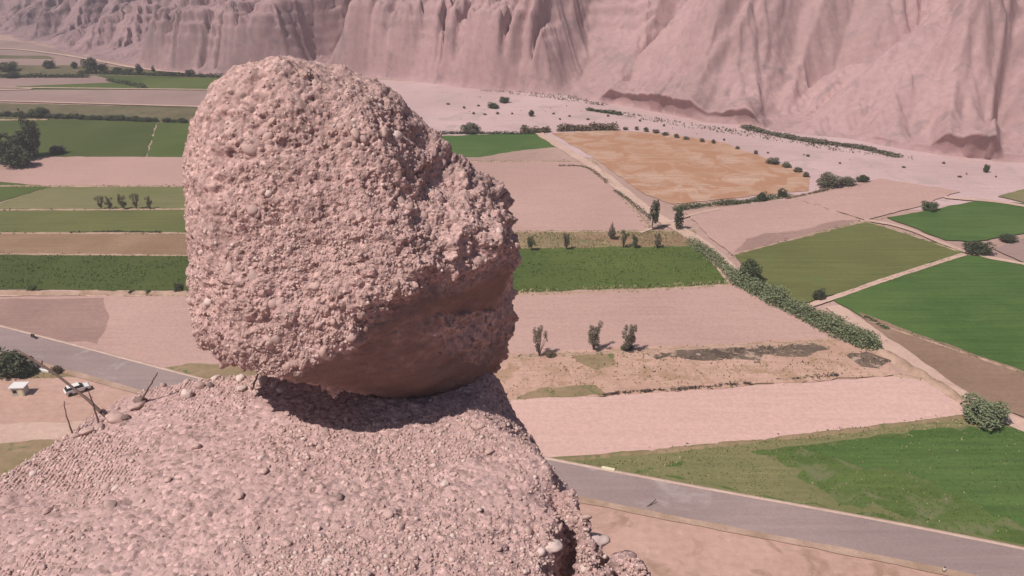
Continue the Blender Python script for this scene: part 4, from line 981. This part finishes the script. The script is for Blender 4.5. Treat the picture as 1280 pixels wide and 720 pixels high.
# grass, crop and weed tufts (nobody could count them)
def tufts(name, polys, per, m, size, label, cat, seed):
    r_ = np.random.default_rng(seed); P_ = []
    for poly in polys:
        A = np.array([(G(a, b).x, G(a, b).y) for a, b in poly]); lo, hi = A.min(0), A.max(0); n = int(per * np.prod(hi - lo))
        q = lo + r_.random((min(n, 400000), 2)) * (hi - lo); ins = np.zeros(len(q), bool)
        for i in range(len(A)):
            a, b = A[i], A[(i + 1) % len(A)]; c = (a[1] > q[:, 1]) != (b[1] > q[:, 1]); xi = a[0] + (q[:, 1] - a[1]) / ((b[1] - a[1]) or 1e-9) * (b[0] - a[0]); ins ^= c & (q[:, 0] < xi)
        q = q[ins]; q3 = np.c_[q, np.zeros(len(q))]; q3 = q3[fbm(q3 * 0.25, 3, seed) > r_.uniform(-0.5, 0.35, len(q3))]
        P_.append(q3)
    P_ = np.concatenate(P_); n = len(P_); a = r_.uniform(0, np.pi, n); s = size * r_.uniform(0.5, 1.4, n)
    dx = np.stack([np.cos(a), np.sin(a), np.zeros(n)], 1) * s[:, None] * 0.6; up = np.stack([r_.normal(size=n) * 0.4, r_.normal(size=n) * 0.4, np.ones(n)], 1) * s[:, None]
    z = np.array([0, 0, 0.2]); V = np.stack([P_ - dx + z, P_ + dx + z, P_ + up + z], 1).reshape(-1, 3)
    tag(link(name, mesh_np(name, V, np.arange(3 * n).reshape(n, 3), M[m])), label, cat, kind='stuff'); return n
NEARF = [(800, 590), (870, 576), (1010, 558), (1208, 535), (1290, 541), (1400, 556), (1400, 700), (1280, 681), (1000, 629), (850, 601)]
VERGE = [[(720, 582), (1000, 548), (1207, 524), (1207, 533), (1000, 556), (800, 590), (850, 603), (1280, 684), (1280, 688), (1090, 650), (900, 616), (725, 585)]]
tufts('grass', [NEARF], 7, 'crop', 0.22, 'leafy green crop of the near field beside the road', 'crop', 1)
tufts('grass', [NEARF], 1.2, 'dry_grass', 0.25, 'yellowish weeds among the near green crop', 'weeds', 2)
tufts('grass', VERGE + [[(500, 292), (866, 289), (880, 309), (500, 315)]], 8, 'dry_grass', 0.28, 'dry grass on the verges and the weedy strip', 'grass', 3)
tufts('grass', [[(640, 316), (876, 309), (914, 356), (640, 369)]], 4, 'crop', 0.28, 'low bright crop of the strip right of the boulder', 'crop', 4)
tufts('grass', [[(640, 364), (912, 352), (914, 357), (640, 370)]], 6, 'dry_grass', 0.35, 'pale weeds on the lower edge of the bright strip', 'weeds', 5)
tufts('grass', [[(0, 319), (240, 321), (240, 364), (0, 361)]], 3, 'crop', 0.28, 'low crop of the dark green strip left of the boulder', 'crop', 6)
tufts('grass', [[(620, 450), (1036, 428), (1104, 440), (1125, 470), (630, 503)]], 1.2, 'dry_grass', 0.3, 'dry straw tufts on the rough strip', 'weeds', 7)
tufts('scrub', [[(770, 444), (870, 437), (940, 433), (1010, 426), (1036, 436), (1000, 448), (900, 452), (820, 453)], [(1056, 444), (1085, 438), (1114, 452), (1100, 463), (1075, 461)]], 1.2, 'burnt', 0.3, 'charred scrub on the rough strip', 'scrub', 9)
tufts('scrub', [[(700, 455), (860, 458), (1000, 452), (1090, 462), (1000, 472), (800, 482), (640, 490)]], 0.6, 'leaf_brown', 0.28, 'brown scrub scattered on the rough strip', 'scrub', 10)
tufts('scrub', [[(780, 446), (880, 450), (1000, 446), (1050, 436), (1090, 450), (1010, 460), (860, 470), (760, 462)]], 0.5, 'burnt', 0.35, 'small dark scrub around the burnt ground', 'scrub', 14)
tufts('brush', tufts_later, 0.9, 'leaf_grey', 0.5, 'dry brush along the foot of the mountain', 'brush', 11)
tufts('brush', tufts_later, 0.2, 'leaf_dark', 0.7, 'dark brush along the foot of the mountain', 'brush', 12)
tufts('brush', [[(560, 118), (760, 135), (1000, 180), (1240, 210), (1240, 235), (1000, 210), (800, 160), (560, 150)]], 0.008, 'leaf_brown', 0.6, 'sparse brown brush on the river bed', 'brush', 13)
tufts('grass', [[(20, 455), (100, 462), (100, 474), (20, 476)]], 8, 'dry_grass', 0.3, 'grass patch beside the roadside bushes', 'grass', 8)

def border_weeds():
    r_ = np.random.default_rng(21); P_ = []
    for pts in BUNDS:
        L = ribbon_pts(GL(*pts), 0.5); A = np.array([(l.x, l.y, 0) for l in L]); n = int(len(A) * 2.2)
        q = A[r_.integers(0, len(A), n)] + np.c_[r_.normal(size=(n, 2)) * 0.55, np.zeros(n)]
        P_.append(q[fbm(q * 0.12, 3, 22) > r_.uniform(-0.4, 0.4, n)])
    P_ = np.concatenate(P_); n = len(P_); h_ = n // 2
    for part, m, sd, lb in ((P_[::2], 'dry_grass', 1, 'dry weeds fringing the field banks'), (P_[1::2], 'leaf', 2, 'green weeds fringing the field banks')):
        k_ = np.repeat(part, 3, axis=0) + np.c_[r_.normal(size=(len(part) * 3, 2)) * 0.15, r_.uniform(0.05, 0.4, len(part) * 3)]
        V, F = leaves(k_, 0.26, sd); tag(link('weeds', mesh_np('weeds', V, F, M[m])), lb, 'weeds', kind='stuff')
border_weeds()

# ------------------------------------------------------------ vehicles and roadside things
def car():
    g_ = G(98, 492); r_ = bpy.data.objects.new('parked_car', None); COL.objects.link(r_); r_.location = (g_.x, g_.y, Z[0]); r_.rotation_euler = (0, 0, math.radians(40))
    tag(r_, 'white car parked on the bare ground below the road', 'car')
    b = MB(); prof = [(-2.1, .35), (-2.15, .75), (-2.0, .98), (-1.2, 1.03), (1.0, 1.0), (1.95, .88), (2.15, .7), (2.15, .35)]
    b.prism(prof, -.85, .85); b.build('body', M['white_paint'], r_)
    b = MB(); b.add([(-1.95, -.78, 1.0), (1.15, -.78, 1.0), (1.15, .78, 1.0), (-1.95, .78, 1.0), (-1.6, -.64, 1.5), (.45, -.64, 1.5), (.45, .64, 1.5), (-1.6, .64, 1.5)], [(0, 1, 5, 4), (1, 2, 6, 5), (2, 3, 7, 6), (3, 0, 4, 7), (4, 5, 6, 7)]); b.build('window_band', M['glass'], r_)
    b = MB(); b.box((-.58, 0, 1.53), (2.05, 1.3, .06)); b.build('roof', M['white_paint'], r_)
    for x in (-1.35, 1.35):
        for y in (-.82, .82):
            b = MB(); b.tube([(x, y - .1, .33), (x, y + .1, .33)], [.33, .33], 14); w_ = b.build('wheel', M['rubber'], r_)
    for y in (-.6, .6):
        b = MB(); b.box((2.14, y, .68), (.06, .3, .15)); b.build('headlight', M['glass'], r_)
    b = MB(); b.box((2.17, 0, .42), (.12, 1.65, .16)); b.build('bumper', M['dark_metal'], r_)
car()
def motorbike():
    g_ = G(43, 425); r_ = bpy.data.objects.new('motorcycle', None); COL.objects.link(r_); r_.location = (g_.x, g_.y, Z[0] + .02); r_.rotation_euler = (0, 0, math.radians(-30))
    tag(r_, 'small dark motorcycle at the far edge of the road', 'motorcycle')
    for x in (-.65, .65):
        b = MB(); b.tube([(x, -.06, .3), (x, .06, .3)], [.3, .3], 14); b.build('wheel', M['rubber'], r_)
    b = MB(); b.tube([(-.65, 0, .3), (-.2, 0, .6), (.35, 0, .75), (.65, 0, .3)], [.05] * 4, 6); b.box((0, 0, .42), (.5, .28, .35)); b.build('frame', M['dark_metal'], r_)
    b = MB(); b.box((-.3, 0, .8), (.75, .28, .12), taper=.8); b.build('seat', M['rubber'], r_)
    b = MB(); b.box((.2, 0, .84), (.4, .3, .24), taper=.7); b.build('fuel_tank', M['dark_metal'], r_)
    b = MB(); b.tube([(.4, -.35, 1.0), (.5, 0, .98), (.4, .35, 1.0)], [.02] * 3, 6); b.build('handlebar', M['dark_metal'], r_)
motorbike()
def kiosk():
    g_ = G(27, 494); r_ = bpy.data.objects.new('kiosk', None); COL.objects.link(r_); r_.location = g_; r_.rotation_euler = (0, 0, 0.05)
    tag(r_, 'small pale kiosk with a white flat roof below the roadside bushes', 'kiosk')
    b = MB(); b.box((0, 0, 1.05), (2.2, 1.8, 2.1)); b.build('wall', M['pale_green'], r_)
    b = MB(); b.box((0, 0, 2.17), (2.8, 2.2, .14)); b.build('roof', M['white_paint'], r_)
    b = MB(); b.box((.5, -.91, .95), (.75, .05, 1.8)); b.build('door', M['cream'], r_)
    b = MB(); b.box((-.5, -.91, 1.3), (.7, .05, .6)); b.build('window', M['glass'], r_)
kiosk()
def small_block(px, py, d, m, name, label, cat, rz=0.0):
    g_ = G(px, py); b = MB(); b.box((0, 0, d[2] / 2), d, taper=.97); o = b.build(name, M[m], loc=(g_.x, g_.y, 0.02)); o.rotation_euler = (0, 0, rz)
    mod = o.modifiers.new('b', 'BEVEL'); mod.width = .04; mod.segments = 2; return tag(o, label, cat)
small_block(760, 590, (2.2, .6, .75), 'cream', 'culvert_block', 'cream concrete culvert headwall at the far side of the road', 'culvert wall', -0.33)
small_block(56, 466, (2.6, .5, .7), 'white_paint', 'low_wall', 'low white wall between the roadside bushes and the road', 'wall', -0.3)
small_block(42, 461, (1.6, .5, 1.0), 'white_paint', 'white_block', 'upright white block behind the big roadside bush', 'block', -0.3)
def post(px, py):
    g_ = G(px, py); r_ = bpy.data.objects.new('marker_post', None); COL.objects.link(r_); r_.location = g_
    tag(r_, 'short white kilometre post with a black base beside the road', 'post')
    b = MB(); b.box((0, 0, .3), (.34, .28, .55)); b.build('base', M['black_paint'], r_)
    b = MB(); b.box((0, 0, .8), (.24, .18, .5)); b.build('shaft', M['white_paint'], r_)
    b = MB(); b.box((0, 0, 1.13), (.22, .16, .16), taper=.6); b.build('cap', M['black_paint'], r_)
post(1179, 717)
g_ = G(803, 639); b = MB(); b.tube([(0, 0, 0), (1.1, .7, .5), (2.2, 1.4, 1.0)], [.09, .08, .06], 8, .1)
tag(b.build('leaning_post', M['dark_metal'], loc=(g_.x, g_.y, .05)), 'dark pole lying aslant on the near edge of the road', 'post')

# ------------------------------------------------------------ the valley air
def haze():
    b = MB(); b.box((0, 700, 70), (3400, 3600, 142)); b.v = [(v[0], v[1], -1.5 if v[2] < 70 else 175.0) for v in b.v]
    me = bpy.data.meshes.new('haze'); me.from_pydata(b.v, [], b.f); o = link('haze', me); o['kind'] = 'stuff'
    m = bpy.data.materials.new('haze'); m.use_nodes = True; nt = m.node_tree; nt.nodes.clear()
    out = nt.nodes.new('ShaderNodeOutputMaterial'); v = nt.nodes.new('ShaderNodeVolumePrincipled'); v.inputs['Density'].default_value = 0.0005; v.inputs['Color'].default_value = (0.80, 0.78, 0.82, 1); v.inputs['Anisotropy'].default_value = 0.2
    nt.links.new(v.outputs[0], out.inputs['Volume']); me.materials.append(m)
haze()
